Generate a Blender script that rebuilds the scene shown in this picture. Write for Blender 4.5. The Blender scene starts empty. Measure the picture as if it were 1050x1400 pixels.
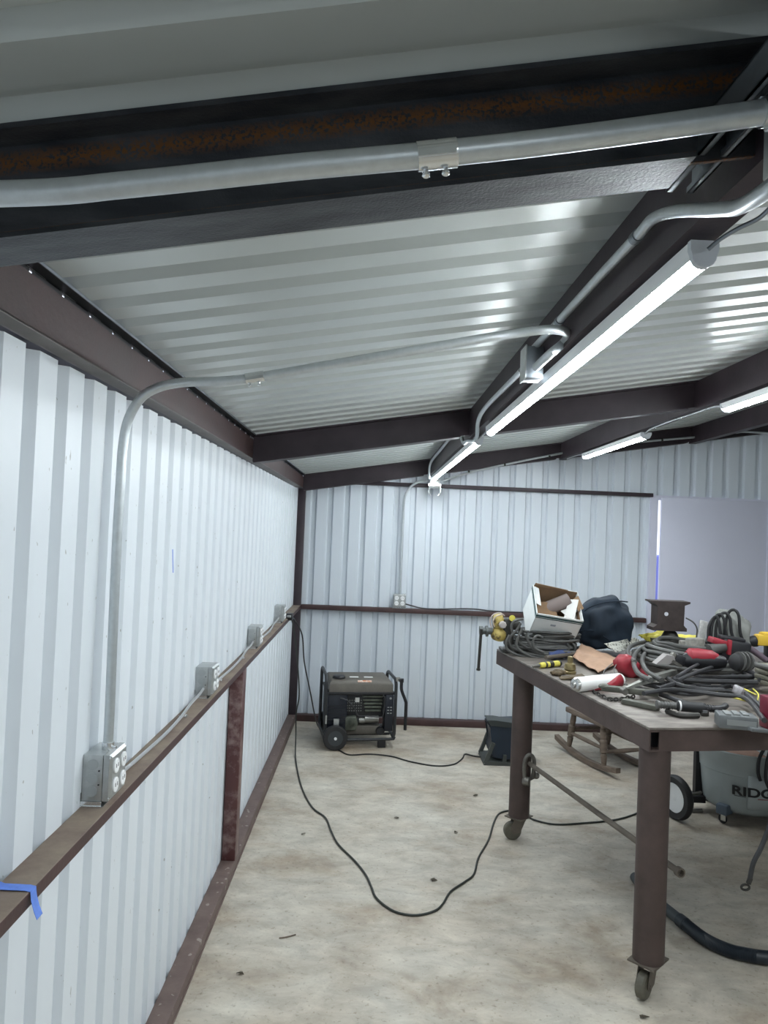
import bpy, bmesh, math, random
from mathutils import Vector, Matrix, noise
random.seed(7)
SC = bpy.context.scene
COL = SC.collection
V = Vector
R_ = math.radians

# ------------------------------------------------------------------ camera
F = 1000.0
CAM = V((0, 0, 1.7))
_p, _y, _r = R_(1.35), R_(.8), R_(2.4)
fw = V((math.sin(_y)*math.cos(_p), math.cos(_y)*math.cos(_p), math.sin(_p)))
rt = V((math.cos(_y), -math.sin(_y), 0)); up = rt.cross(fw)
RT = rt*math.cos(_r) + up*math.sin(_r)
UP = -rt*math.sin(_r) + up*math.cos(_r)
cd = bpy.data.cameras.new('camera'); cam = bpy.data.objects.new('camera', cd); COL.objects.link(cam)
cd.sensor_fit = 'HORIZONTAL'; cd.sensor_width = 36; cd.lens = 36*F/1050; cd.clip_start = .02; cd.clip_end = 200
cam.matrix_world = Matrix(((RT.x, UP.x, -fw.x, CAM.x), (RT.y, UP.y, -fw.y, CAM.y), (RT.z, UP.z, -fw.z, CAM.z), (0, 0, 0, 1)))
SC.camera = cam

def P(x, y, X=None, Y=None, Z=None):
    """real-world point seen at photo pixel x,y on the plane X=, Y= or Z="""
    d = RT*(x-525) - UP*(y-700) + fw*F
    if X is not None: t = (X-CAM.x)/d.x
    elif Y is not None: t = (Y-CAM.y)/d.y
    else: t = (Z-CAM.z)/d.z
    return CAM + d*t

# ------------------------------------------------------------------ materials
MATS = {}
def mat(name, col, rough=.6, metal=0.0, var=.0, vscale=8.0, col2=None, bump=0.0, bscale=60.0, coat=0.0, rvar=0.0, stretch=None, lo=.35, hi=.65):
    if name in MATS: return MATS[name]
    m = bpy.data.materials.new(name); m.use_nodes = True; MATS[name] = m
    nt = m.node_tree; b = nt.nodes['Principled BSDF']
    b.inputs['Roughness'].default_value = rough; b.inputs['Metallic'].default_value = metal
    b.inputs['Coat Weight'].default_value = coat
    b.inputs['Base Color'].default_value = (*col, 1)
    if var or col2 or bump or rvar:
        tc = nt.nodes.new('ShaderNodeTexCoord'); mp = nt.nodes.new('ShaderNodeMapping')
        nt.links.new(tc.outputs['Object'], mp.inputs['Vector'])
        if stretch: mp.inputs['Scale'].default_value = stretch
        n = nt.nodes.new('ShaderNodeTexNoise'); n.inputs['Scale'].default_value = vscale; n.inputs['Detail'].default_value = 6
        n.inputs['Roughness'].default_value = .62
        nt.links.new(mp.outputs[0], n.inputs['Vector'])
        cr = nt.nodes.new('ShaderNodeValToRGB')
        c2 = col2 if col2 else tuple(max(0, c*(1-var)) for c in col)
        cr.color_ramp.elements[0].position = lo; cr.color_ramp.elements[1].position = hi
        cr.color_ramp.elements[0].color = (*c2, 1); cr.color_ramp.elements[1].color = (*col, 1)
        nt.links.new(n.outputs['Fac'], cr.inputs['Fac']); nt.links.new(cr.outputs[0], b.inputs['Base Color'])
        if rvar:
            mr = nt.nodes.new('ShaderNodeMapRange'); mr.inputs[3].default_value = rough-rvar; mr.inputs[4].default_value = rough+rvar
            nt.links.new(n.outputs['Fac'], mr.inputs[0]); nt.links.new(mr.outputs[0], b.inputs['Roughness'])
        if bump:
            n2 = nt.nodes.new('ShaderNodeTexNoise'); n2.inputs['Scale'].default_value = bscale; n2.inputs['Detail'].default_value = 4
            nt.links.new(tc.outputs['Object'], n2.inputs['Vector'])
            bp = nt.nodes.new('ShaderNodeBump'); bp.inputs['Strength'].default_value = bump; bp.inputs['Distance'].default_value = .004
            nt.links.new(n2.outputs['Fac'], bp.inputs['Height']); nt.links.new(bp.outputs[0], b.inputs['Normal'])
    return m

M_wall = mat('white_sheet_paint', (.70, .745, .79), .40, 0, var=.04, vscale=1.6, bump=.03, bscale=7)
M_back = mat('white_wall_sheet', (.62, .67, .725), .36, 0, var=.04, vscale=1.6, bump=.03, bscale=7)
M_roof = mat('pale_roof_sheet', (.55, .585, .575), .28, .18, var=.06, vscale=1.4, bump=.05, bscale=5)
M_board = mat('pale_door_board', (.62, .63, .74), .45, 0, var=.05, vscale=1.2)
M_prim = mat('red_oxide_primer', (.070, .036, .035), .50, 0, var=.4, vscale=5, bump=.15, bscale=80, rvar=.1)
M_prim2 = mat('dark_primer', (.044, .030, .038), .50, 0, var=.35, vscale=6, bump=.12, bscale=60)
M_dusty = mat('dusty_primer', (.225, .18, .135), .75, 0, col2=(.15, .105, .085), vscale=9, bump=.2, bscale=50)
M_base = mat('base_primer', (.150, .105, .092), .6, 0, col2=(.095, .062, .055), vscale=7, bump=.2, bscale=50)
M_emt = mat('galvanised_conduit', (.60, .64, .66), .36, .7, var=.10, vscale=60, rvar=.06)
M_galv = mat('galvanised_box', (.50, .52, .52), .38, .8, var=.2, vscale=30, rvar=.08)
M_galvd = mat('dull_galvanised', (.27, .30, .33), .42, .8, var=.2, vscale=20)
M_zinc = mat('bright_zinc', (.75, .77, .78), .22, .95)
M_mc = mat('aluminium_armour', (.72, .73, .74), .3, .85)
M_white = mat('white_plastic', (.8, .81, .82), .35)
M_black = mat('black_plastic', (.012, .012, .015), .45)
M_rub = mat('black_rubber', (.018, .018, .02), .6, var=.3, vscale=20)
M_cord = mat('cord_jacket', (.02, .024, .02), .5)
M_lead = mat('grey_rubber_lead', (.105, .105, .10), .5, var=.45, vscale=9)
M_dlead = mat('dark_rubber_lead', (.038, .038, .042), .5, var=.4, vscale=9)
M_navy = mat('navy_cloth', (.012, .024, .042), .85, var=.35, vscale=6, bump=.3, bscale=30)
M_blue = mat('blue_cloth', (.07, .10, .24), .85, var=.3, vscale=20)
M_tape = mat('blue_masking_tape', (.12, .24, .72), .6, var=.2, vscale=60)
M_card = mat('brown_cardboard', (.30, .19, .11), .85, var=.2, vscale=14)
M_cardw = mat('white_cardboard', (.74, .77, .77), .6, var=.06, vscale=12)
M_green = mat('dark_green_print', (.015, .06, .065), .6)
M_leather = mat('tan_leather', (.46, .29, .195), .8, var=.2, vscale=16, bump=.3, bscale=120)
M_red = mat('red_plastic', (.33, .025, .04), .42, var=.2, vscale=20)
M_yel = mat('yellow_enamel', (.46, .35, .10), .5, col2=(.10, .07, .03), vscale=26, lo=.38, hi=.50)
M_yelp = mat('yellow_plastic', (.75, .48, .05), .4)
M_yelc = mat('yellow_sheet', (.70, .62, .10), .6, var=.2, vscale=20)
M_steel = mat('worn_steel', (.20, .19, .17), .42, .6, var=.45, vscale=16)
M_dsteel = mat('dark_oiled_steel', (.055, .052, .048), .45, .5, var=.4, vscale=18)
M_shiny = mat('polished_steel', (.6, .6, .58), .25, .9, var=.2, vscale=30)
M_brass = mat('dull_brass', (.30, .24, .12), .4, .7, var=.4, vscale=40)
M_tank = mat('dusty_grey_tank', (.125, .113, .096), .6, var=.25, vscale=14)
M_gnavy = mat('navy_panel', (.007, .010, .019), .4, var=.2, vscale=10)
M_eng = mat('grey_green_engine', (.14, .155, .125), .45, .4, var=.5, vscale=22)
M_alu = mat('cast_aluminium', (.30, .30, .28), .4, .7, var=.3, vscale=20)
M_wood = mat('weathered_wood', (.21, .16, .125), .75, 0, var=.4, vscale=9, stretch=(1, 1, 5), bump=.2)
M_vac = mat('grey_vac_plastic', (.36, .40, .40), .5, var=.10, vscale=5)
M_vac2 = mat('pale_vac_plastic', (.47, .52, .53), .5, var=.06, vscale=5)
M_dust = mat('reddish_dust', (.42, .26, .20), .85, var=.25, vscale=18)
M_hose = mat('ribbed_black_hose', (.016, .022, .03), .42)
M_hoseg = mat('grey_hose_cuff', (.055, .065, .07), .55)
M_tbl = mat('steel_table_top', (.26, .235, .21), .50, .35, col2=(.12, .10, .09), vscale=7, bump=.15, bscale=60, rvar=.1, stretch=(1, 3, 1))
M_tblp = mat('brown_table_paint', (.090, .062, .056), .55, .2, var=.35, vscale=6, bump=.15, bscale=70)
M_rod = mat('grey_brown_pipe', (.17, .145, .12), .6, .4, var=.3, vscale=12)
M_caster = mat('dirty_caster_wheel', (.14, .13, .10), .6, var=.4, vscale=20)
M_paper = mat('white_paper', (.74, .74, .72), .7)
M_print = mat('printed_booklet', (.60, .60, .54), .7, col2=(.10, .10, .09), vscale=55, lo=.42, hi=.46)
M_bag = mat('grey_canvas', (.25, .255, .24), .85, var=.3, vscale=10, bump=.3, bscale=30)
M_maroon = mat('maroon_plastic', (.15, .012, .03), .4)
M_gbat = mat('grey_battery_plastic', (.13, .14, .145), .5, var=.25, vscale=20)
M_grit = mat('pale_wood_stack', (.23, .22, .17), .7, var=.3, vscale=10, stretch=(1, 1, 8))
M_leaf = mat('dry_leaf', (.05, .04, .025), .8)

def emis(name, col, s):
    m = bpy.data.materials.new(name); m.use_nodes = True; b = m.node_tree.nodes['Principled BSDF']
    b.inputs['Base Color'].default_value = (.8, .8, .8, 1)
    b.inputs['Emission Color'].default_value = (*col, 1); b.inputs['Emission Strength'].default_value = s
    return m
LEDS = 66.0
M_led = emis('led_diffuser', (.90, .97, 1.0), LEDS)

def floor_mat():
    m = bpy.data.materials.new('smeared_concrete'); m.use_nodes = True; nt = m.node_tree; b = nt.nodes['Principled BSDF']
    N = nt.nodes.new; L = nt.links.new
    tc = N('ShaderNodeTexCoord')
    def nz(scale, det, rough, sc=(1, 1, 1), dist=0):
        mp = N('ShaderNodeMapping'); mp.inputs['Scale'].default_value = sc; mp.inputs['Rotation'].default_value = (0, 0, .3)
        L(tc.outputs['Object'], mp.inputs[0]); n = N('ShaderNodeTexNoise'); n.inputs['Scale'].default_value = scale
        n.inputs['Detail'].default_value = det; n.inputs['Roughness'].default_value = rough; n.inputs['Distortion'].default_value = dist
        L(mp.outputs[0], n.inputs['Vector']); return n
    a = nz(2.3, 8, .66, (.9, 1.15, 1), .35)
    r1 = N('ShaderNodeValToRGB'); e = r1.color_ramp.elements
    e[0].position = .30; e[0].color = (.34, .28, .215, 1); e[1].position = .68; e[1].color = (.56, .53, .465, 1)
    x = e.new(.48); x.color = (.47, .43, .365, 1)
    L(a.outputs['Fac'], r1.inputs[0])
    c = nz(7.5, 8, .70, (.75, 1.25, 1), .45)
    r2 = N('ShaderNodeValToRGB'); r2.color_ramp.elements[0].position = .36; r2.color_ramp.elements[0].color = (.78, .78, .78, 1)
    r2.color_ramp.elements[1].position = .66; r2.color_ramp.elements[1].color = (1.13, 1.13, 1.12, 1)
    L(c.outputs['Fac'], r2.inputs[0])
    mx = N('ShaderNodeMix'); mx.data_type = 'RGBA'; mx.blend_type = 'MULTIPLY'; mx.inputs[0].default_value = 1
    L(r1.outputs[0], mx.inputs[6]); L(r2.outputs[0], mx.inputs[7])
    d = nz(.75, 3, .5, (1, 1, 1), .3)
    r3 = N('ShaderNodeValToRGB'); r3.color_ramp.elements[0].position = .30; r3.color_ramp.elements[0].color = (.78, .70, .63, 1)
    r3.color_ramp.elements[1].position = .52; r3.color_ramp.elements[1].color = (1, 1, 1, 1); L(d.outputs['Fac'], r3.inputs[0])
    mx2 = N('ShaderNodeMix'); mx2.data_type = 'RGBA'; mx2.blend_type = 'MULTIPLY'; mx2.inputs[0].default_value = 1
    L(mx.outputs[2], mx2.inputs[6]); L(r3.outputs[0], mx2.inputs[7]); 
    sp = nz(48, 3, .6)
    r4 = N('ShaderNodeValToRGB'); r4.color_ramp.elements[0].position = .25; r4.color_ramp.elements[0].color = (.62, .59, .55, 1)
    r4.color_ramp.elements[1].position = .42; r4.color_ramp.elements[1].color = (1, 1, 1, 1); L(sp.outputs['Fac'], r4.inputs[0])
    mx3 = N('ShaderNodeMix'); mx3.data_type = 'RGBA'; mx3.blend_type = 'MULTIPLY'; mx3.inputs[0].default_value = 1
    L(mx2.outputs[2], mx3.inputs[6]); L(r4.outputs[0], mx3.inputs[7]); L(mx3.outputs[2], b.inputs['Base Color'])
    mr = N('ShaderNodeMapRange'); mr.inputs[3].default_value = .75; mr.inputs[4].default_value = .45; L(c.outputs['Fac'], mr.inputs[0]); L(mr.outputs[0], b.inputs['Roughness'])
    bp = N('ShaderNodeBump'); bp.inputs['Strength'].default_value = .18; bp.inputs['Distance'].default_value = .01
    L(c.outputs['Fac'], bp.inputs['Height']); L(bp.outputs[0], b.inputs['Normal'])
    return m
M_floor = floor_mat()
def specks(m, scale=75, thr=.245, col=(.30, .30, .28, 1), amt=.75):
    nt = m.node_tree; b = nt.nodes['Principled BSDF']; lk = b.inputs['Base Color'].links[0]; src = lk.from_socket
    tc = nt.nodes.new('ShaderNodeTexCoord'); mp = nt.nodes.new('ShaderNodeMapping'); mp.inputs['Scale'].default_value = (1, 1, .55)
    n = nt.nodes.new('ShaderNodeTexNoise'); n.inputs['Scale'].default_value = scale; n.inputs['Detail'].default_value = 1.5
    nt.links.new(tc.outputs['Object'], mp.inputs[0]); nt.links.new(mp.outputs[0], n.inputs['Vector'])
    r = nt.nodes.new('ShaderNodeMapRange'); r.inputs[1].default_value = thr-.015; r.inputs[2].default_value = thr+.01; r.inputs[3].default_value = amt; r.inputs[4].default_value = 0
    nt.links.new(n.outputs['Fac'], r.inputs[0]); mx = nt.nodes.new('ShaderNodeMix'); mx.data_type = 'RGBA'
    nt.links.new(r.outputs[0], mx.inputs[0]); nt.links.new(src, mx.inputs[6]); mx.inputs[7].default_value = col; nt.links.new(mx.outputs[2], b.inputs['Base Color'])
specks(M_wall); specks(M_base, 30, .33, (.35, .32, .28, 1), .6)

def rust_mat():
    # bare mill-scale beam with a rusted streak along the top and bottom of its web (own coords: z measured from the roof plane)
    m = bpy.data.materials.new('mill_scale_with_rust'); m.use_nodes = True; nt = m.node_tree; b = nt.nodes['Principled BSDF']
    N = nt.nodes.new; L = nt.links.new
    tc = N('ShaderNodeTexCoord'); sep = N('ShaderNodeSeparateXYZ'); L(tc.outputs['Object'], sep.inputs[0])
    mul = N('ShaderNodeMath'); mul.operation = 'MULTIPLY_ADD'; mul.inputs[1].default_value = -.168; L(sep.outputs[0], mul.inputs[0]); L(sep.outputs[2], mul.inputs[2])
    def band(c, w):
        s = N('ShaderNodeMath'); s.operation = 'SUBTRACT'; L(mul.outputs[0], s.inputs[0]); s.inputs[1].default_value = c
        a = N('ShaderNodeMath'); a.operation = 'ABSOLUTE'; L(s.outputs[0], a.inputs[0])
        r = N('ShaderNodeMapRange'); r.inputs[1].default_value = 0; r.inputs[2].default_value = w; r.inputs[3].default_value = 1; r.inputs[4].default_value = 0
        L(a.outputs[0], r.inputs[0]); return r
    b1 = band(2.255-.029, .018); b2 = band(2.255-.133, .0035)
    mxm = N('ShaderNodeMath'); mxm.operation = 'MAXIMUM'; L(b1.outputs[0], mxm.inputs[0]); L(b2.outputs[0], mxm.inputs[1])
    n = N('ShaderNodeTexNoise'); n.inputs['Scale'].default_value = 240; n.inputs['Detail'].default_value = 5; L(tc.outputs['Object'], n.inputs['Vector'])
    r = N('ShaderNodeMapRange'); r.inputs[1].default_value = .40; r.inputs[2].default_value = .52; L(n.outputs['Fac'], r.inputs[0])
    mm = N('ShaderNodeMath'); mm.operation = 'MULTIPLY'; L(mxm.outputs[0], mm.inputs[0]); L(r.outputs[0], mm.inputs[1])
    n2 = N('ShaderNodeTexNoise'); n2.inputs['Scale'].default_value = 9; n2.inputs['Detail'].default_value = 6
    mp = N('ShaderNodeMapping'); mp.inputs['Scale'].default_value = (1, 4, 4); L(tc.outputs['Object'], mp.inputs[0]); L(mp.outputs[0], n2.inputs['Vector'])
    cr = N('ShaderNodeValToRGB'); cr.color_ramp.elements[0].color = (.034, .038, .048, 1); cr.color_ramp.elements[1].color = (.085, .09, .10, 1)
    cr.color_ramp.elements[0].position = .35; cr.color_ramp.elements[1].position = .7; L(n2.outputs['Fac'], cr.inputs[0])
    mix = N('ShaderNodeMix'); mix.data_type = 'RGBA'; L(mm.outputs[0], mix.inputs[0]); L(cr.outputs[0], mix.inputs[6]); mix.inputs[7].default_value = (.20, .085, .025, 1)
    L(mix.outputs[2], b.inputs['Base Color']); b.inputs['Roughness'].default_value = .42; b.inputs['Metallic'].default_value = .35
    bp = N('ShaderNodeBump'); bp.inputs['Strength'].default_value = .25; bp.inputs['Distance'].default_value = .003; L(n.outputs['Fac'], bp.inputs['Height']); L(bp.outputs[0], b.inputs['Normal'])
    return m
M_scale = rust_mat()

# ------------------------------------------------------------------ mesh helpers
def smooth(pts, n=6):
    pts = [V(p) for p in pts]; out = []
    if len(pts) < 3: return pts
    for i in range(len(pts)-1):
        p0 = pts[max(i-1, 0)]; p1 = pts[i]; p2 = pts[i+1]; p3 = pts[min(i+2, len(pts)-1)]
        for k in range(n):
            t = k/n
            out.append(.5*((2*p1)+(p2-p0)*t+(2*p0-5*p1+4*p2-p3)*t*t+(3*p1-p0-3*p2+p3)*t**3))
    out.append(pts[-1]); return out

def basis(d):
    d = V(d).normalized(); a = V((0, 0, 1)) if abs(d.z) < .9 else V((1, 0, 0))
    u = d.cross(a).normalized(); return u, d.cross(u).normalized()

def lift(pts, z):
    return [V((p.x, p.y, max(p.z, z))) for p in pts]
class MB:
    def __init__(s): s.bm = bmesh.new()
    def box(s, c, size, rot=None, bev=0.0):
        g = bmesh.ops.create_cube(s.bm, size=1)['verts']
        M = Matrix.Diagonal((*size, 1))
        bmesh.ops.transform(s.bm, matrix=M, verts=g)
        if bev:
            es = list({e for v in g for e in v.link_edges})
            r = bmesh.ops.bevel(s.bm, geom=es, offset=bev, segments=2, affect='EDGES', profile=.5)
            g = list({v for f in r['faces'] for v in f.verts} | {v for v in g if v.is_valid})
            ext = set(g)
            for v in list(ext):
                for f in v.link_faces: ext.update(f.verts)
            g = list(ext)
        M = Matrix.Translation(V(c))
        if rot is not None: M = M @ (rot.to_4x4() if not isinstance(rot, (tuple, list)) else eul(*rot))
        bmesh.ops.transform(s.bm, matrix=M, verts=g); return s
    def bx(s, a, b, bev=0.0):
        a = V(a); b = V(b); return s.box((a+b)/2, tuple(abs(x) for x in (b-a)), bev=bev)
    def loft(s, rings, cap=True, closed=True):
        vs = [[s.bm.verts.new(V(p)) for p in r] for r in rings]
        n = len(vs[0])
        for i in range(len(vs)-1):
            for k in range(n if closed else n-1):
                s.bm.faces.new((vs[i][k], vs[i][(k+1) % n], vs[i+1][(k+1) % n], vs[i+1][k]))
        if cap and closed:
            s.bm.faces.new(list(reversed(vs[0]))); s.bm.faces.new(vs[-1])
        return s
    def cyl(s, a, b, r, r2=None, seg=20, cap=True):
        a = V(a); b = V(b); r2 = r if r2 is None else r2; u, w = basis(b-a)
        return s.loft([[p + (u*math.cos(2*math.pi*k/seg)+w*math.sin(2*math.pi*k/seg))*q for k in range(seg)] for p, q in ((a, r), (b, r2))], cap)
    def tube(s, pts, r, seg=10, sm=6, cap=True, rs=None):
        q = smooth(pts, sm) if sm else [V(p) for p in pts]
        if len(q) < 2: return s
        d0 = (q[1]-q[0]).normalized(); u, w = basis(d0); rings = []
        for i, p in enumerate(q):
            d = (q[min(i+1, len(q)-1)]-q[max(i-1, 0)])
            if d.length < 1e-7: d = d0
            d.normalize(); u = (u-d*u.dot(d)).normalized(); w = d.cross(u)
            rr = rs(i/(len(q)-1)) if rs else r
            rings.append([p+(u*math.cos(2*math.pi*k/seg)+w*math.sin(2*math.pi*k/seg))*rr for k in range(seg)])
        return s.loft(rings, cap)
    def lathe(s, prof, o=(0, 0, 0), axis=(0, 0, 1), seg=28, cap=True):
        o = V(o); d = V(axis).normalized(); u, w = basis(d)
        return s.loft([[o+d*h+(u*math.cos(2*math.pi*k/seg)+w*math.sin(2*math.pi*k/seg))*max(r, 1e-4) for k in range(seg)] for r, h in prof], cap)
    def prism(s, poly, d, o=(0, 0, 0), ex=(1, 0, 0), ey=(0, 0, 1)):
        o = V(o); ex = V(ex); ey = V(ey); d = V(d)
        a = [o+ex*x+ey*y for x, y in poly]
        return s.loft([a, [p+d for p in a]])
    def blob(s, c, size, sub=3, rot=None, amp=.12, fr=3.0, seed=0, pw=1.0):
        g = bmesh.ops.create_icosphere(s.bm, subdivisions=sub, radius=1)['verts']
        for v in g:
            q = v.co.copy()
            if pw != 1.0: q = V([math.copysign(abs(x)**pw, x) for x in q])
            q *= 1+amp*noise.noise(q*fr+V((seed, seed*2.3, 1)))
            v.co = q
        M = Matrix.Translation(V(c)) @ (eul(*rot) if rot else Matrix()) @ Matrix.Diagonal((*size, 1))
        bmesh.ops.transform(s.bm, matrix=M, verts=g); return s
    def build_each(s, name, m, parent=None, world=False, **k):
        bm = s.bm; seen = set(); out = []
        bm.verts.index_update()
        for v in bm.verts:
            if v in seen: continue
            comp = []; st = [v]; seen.add(v)
            while st:
                x = st.pop(); comp.append(x)
                for e in x.link_edges:
                    y = e.other_vert(x)
                    if y not in seen: seen.add(y); st.append(y)
            n = MB(); mp = {x: n.bm.verts.new(x.co) for x in comp}
            for f in {f for x in comp for f in x.link_faces}: n.bm.faces.new([mp[x] for x in f.verts])
            out.append(n.build(name, m, parent, world, **k))
        bm.free(); return out
    def build(s, name, m, parent=None, world=False, ang=35, solid=0.0, flat=False):
        bmesh.ops.recalc_face_normals(s.bm, faces=s.bm.faces)
        me = bpy.data.meshes.new(name); s.bm.to_mesh(me); s.bm.free()
        ms = m if isinstance(m, list) else [m]
        for x in ms: me.materials.append(x)
        if not flat:
            me.shade_smooth(); me.set_sharp_from_angle(angle=R_(ang))
        o = bpy.data.objects.new(name, me); COL.objects.link(o)
        if parent is not None:
            if world:
                PM = Matrix.Translation(parent.location) @ parent.rotation_euler.to_matrix().to_4x4()
                q = parent
                while q.parent is not None:
                    q = q.parent; PM = Matrix.Translation(q.location) @ q.rotation_euler.to_matrix().to_4x4() @ PM
                me.transform(PM.inverted())
            o.parent = parent
        elif world:
            cs = [v.co for v in me.vertices]
            c = V((sum(x.x for x in cs)/len(cs), sum(x.y for x in cs)/len(cs), min(x.z for x in cs)))
            me.transform(Matrix.Translation(-c)); o.location = c
        if solid:
            md = o.modifiers.new('thickness', 'SOLIDIFY'); md.thickness = solid; md.offset = 0
        return o

def eul(x, y, z): 
    from mathutils import Euler
    return Euler((R_(x), R_(y), R_(z))).to_matrix().to_4x4()

def thing(name, label, cat, loc=(0, 0, 0), rz=0, group=None):
    o = bpy.data.objects.new(name, None); COL.objects.link(o); o.location = loc; o.rotation_euler = (0, 0, R_(rz))
    o.empty_display_size = .1
    o['label'] = label; o['category'] = cat
    if group: o['group'] = group
    return o
def tag(o, label, cat, group=None):
    o['label'] = label; o['category'] = cat
    if group: o['group'] = group
    return o
def struct(o): o['kind'] = 'structure'; return o
def copy_tree(o, parent=None):
    c = o.copy(); COL.objects.link(c)
    if parent is not None: c.parent = parent
    for ch in list(o.children): copy_tree(ch, c)
    return c

# ------------------------------------------------------------------ room shell
YB = 6.485            # back wall plane
XL = -.673            # left wall plane (pan face)
SL = .168             # roof slope
def roofz(x): return 2.336 + SL*(x-.477)
RIDGE = 3.9; XR = 6.4; YR = -3.2

b = MB(); b.bx((-.80, YR-.2, -.12), (XR+.2, YB+.25, 0)); o = struct(b.build('floor', M_floor))

def profile(a0, a1, per, pan0, pw, sl, dep):
    """corrugated section between a0 and a1: list of (a, depth), pans at depth 0, ribs recessed to dep"""
    out = []; k = math.floor((a0-pan0)/per)-1
    while True:
        s = pan0+k*per
        for da, d in ((0, 0), (pw*.5, 0), (pw, 0), (pw+sl, dep), (per-sl, dep)):
            a = s+da
            if a0 <= a <= a1: out.append((a, d))
        if s > a1: break
        k += 1
    return out
def sheet(name, pts_fn, prof, ends, m, solid=.0015):
    b = MB(); rings = [[pts_fn(a, d, e) for a, d in prof] for e in ends]
    b.loft(rings, cap=False, closed=False)
    return struct(b.build(name, m, flat=True, solid=solid))
pr = profile(YR, YB+.03, .1415, 1.307, .082, .019, -.026)
sheet('wall_left', lambda a, d, e: V((XL+d, a, e)), pr, [0.0, 2.024], M_wall)
pb = [(x, d) for x, d in profile(XL-.06, 2.535, .1465, -.505, .088, .012, .026)]
wb = sheet('wall_back', lambda a, d, e: V((a, YB+d, e)), pb, [0.0, 1.0, 2.10], M_back)
pb2 = profile(XL-.06, RIDGE, .1465, -.505, .088, .012, .026)
b = MB(); b.loft([[V((a, YB+d, 2.10)) for a, d in pb2], [V((a, YB+d, roofz(a)+.01)) for a, d in pb2]], cap=False, closed=False)
struct(b.build('wall_back_top', M_back, flat=True, solid=.0015))
b = MB(); b.bx((3.50, YB-.012, 0), (RIDGE, YB+.02, 2.10)); b.bx((RIDGE, YB-.01, 0), (XR, YB+.02, 2.95))
struct(b.build('wall_back_right', M_board))
rp = profile(YR, YB+.06, .1405, .753, .075, .015, .025)
sheet('ceiling', lambda a, d, e: V((e, a, roofz(e)+d)), rp, [-.649, 1.0, RIDGE], M_roof)
sheet('ceiling_right', lambda a, d, e: V((e, a, roofz(RIDGE)-SL*(e-RIDGE)+d)), rp, [RIDGE, XR+.05], M_roof)
prr = profile(YR, YB+.03, .1415, 1.307, .082, .014, .028)
sheet('wall_right', lambda a, d, e: V((XR+d, a, e)), prr, [0.0, 2.6], M_wall)
prb = profile(XL-.1, XR, .1465, -.505, .088, .012, -.026)
b = MB(); b.loft([[V((a, YR+d, 0)) for a, d in prb], [V((a, YR+d, roofz(min(a, 2*RIDGE-a))+.02)) for a, d in prb]], cap=False, closed=False)
struct(b.build('wall_rear', M_wall, flat=True, solid=.0015))
# added black plate outside the eave, blocks daylight so the wall ribs end dark
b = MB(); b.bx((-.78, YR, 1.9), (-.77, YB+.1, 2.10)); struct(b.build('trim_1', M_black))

# baseboards
b = MB(); b.bx((-.70, YR, 0), (-.602, YB, .012)); b.bx((XL-.0, YR, .012), (-.604, 6.40, .060), bev=.003)
struct(b.build('baseboard_left', M_base))
b = MB(); b.bx((-.60, 6.415, 0), (2.46, YB+.01, .055), bev=.003)
struct(b.build('baseboard_back', M_prim))

# door opening with pale sliding panel
b = MB(); b.bx((2.455, 6.455, 0), (2.522, 6.52, 2.095)); b.bx((2.522, 6.46, 2.062), (2.56, 6.52, 2.10))
struct(b.build('trim_2', M_board))
b = MB(); b.bx((2.548, 6.44, 0.01), (3.495, 6.475, 2.085), bev=.002); d1 = struct(b.build('door_1', M_board))
b = MB(); b.bx((3.495, 6.43, 0), (3.56, 6.49, 2.10)); struct(b.build('trim_3', M_board))
b = MB(); b.bx((2.46, 6.45, 2.086), (3.56, 6.49, 2.104)); struct(b.build('trim_4', M_board))
# outdoors seen through the slit
b = MB(); b.bx((-3, YB+.3, -.14), (9, 16, -.12)); struct(b.build('ground', mat('outdoor_gravel', (.5, .48, .45), .9)))
q = P(901, 800, Y=9.0); b = MB(); b.box((q.x+.1, 9.2, .70), (.8, .5, 1.64), bev=.05)
tag(b.build('covered_stack', mat('blue_violet_tarp', (.16, .18, .5), .6), world=True), 'blue violet covered stack outside, glimpsed through the narrow door gap', 'stack')

# ------------------------------------------------------------------ steel frame
def isec(w, h, t=.007, tw=.006, top=0.0):
    """I section centred on 0 with its top at `top`: list of (a, z)"""
    a = w/2; return [(-a, top), (a, top), (a, top-t), (tw/2, top-t), (tw/2, top-h+t), (a, top-h+t), (a, top-h), (-a, top-h), (-a, top-h+t), (-tw/2, top-h+t), (-tw/2, top-t), (-a, top-t)]
def rafter(y, x0, x1, m, w=.085, h=.142, cope=.0, label='', extra=None, name='roof_rafter', copel=0):
    b = MB(); s = isec(w, h); xa = x0+copel; xb = x1-cope
    sT = [(-w/2, 0), (w/2, 0), (w/2, -.007), (.003, -.007), (.003, -h+.010), (-.003, -h+.010), (-.003, -.007), (-w/2, -.007)]
    b.loft([[V((x, y+a, roofz(x)+z-.001)) for a, z in s] for x in (xa, xb)])
    if copel: b.loft([[V((x, y+a, roofz(x)+z-.001)) for a, z in sT] for x in (x0, xa)])
    if cope: b.loft([[V((x, y+a, roofz(x)+z-.001)) for a, z in sT] for x in (xb, x1)])
    o = b.build(name, m, ang=30)
    return tag(o, label, 'beam')
Y1 = 3.70+.0425; Y2 = .9305; Y0 = 6.432
PX = [.477, 1.635, 2.793]
o = rafter(Y2, -.63, .474, M_scale, cope=.094, label='bare black steel beam with rust streaks, nearest overhead')
rafter(Y2, .483, 1.63, M_scale, cope=.05, copel=.02, label='bare dark beam overhead continuing right of the first long purlin')
rafter(Y1, -.63, .474, M_prim2, cope=.05, copel=.01, label='dark brown rafter in mid roof between eave beam and first long purlin')
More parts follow.
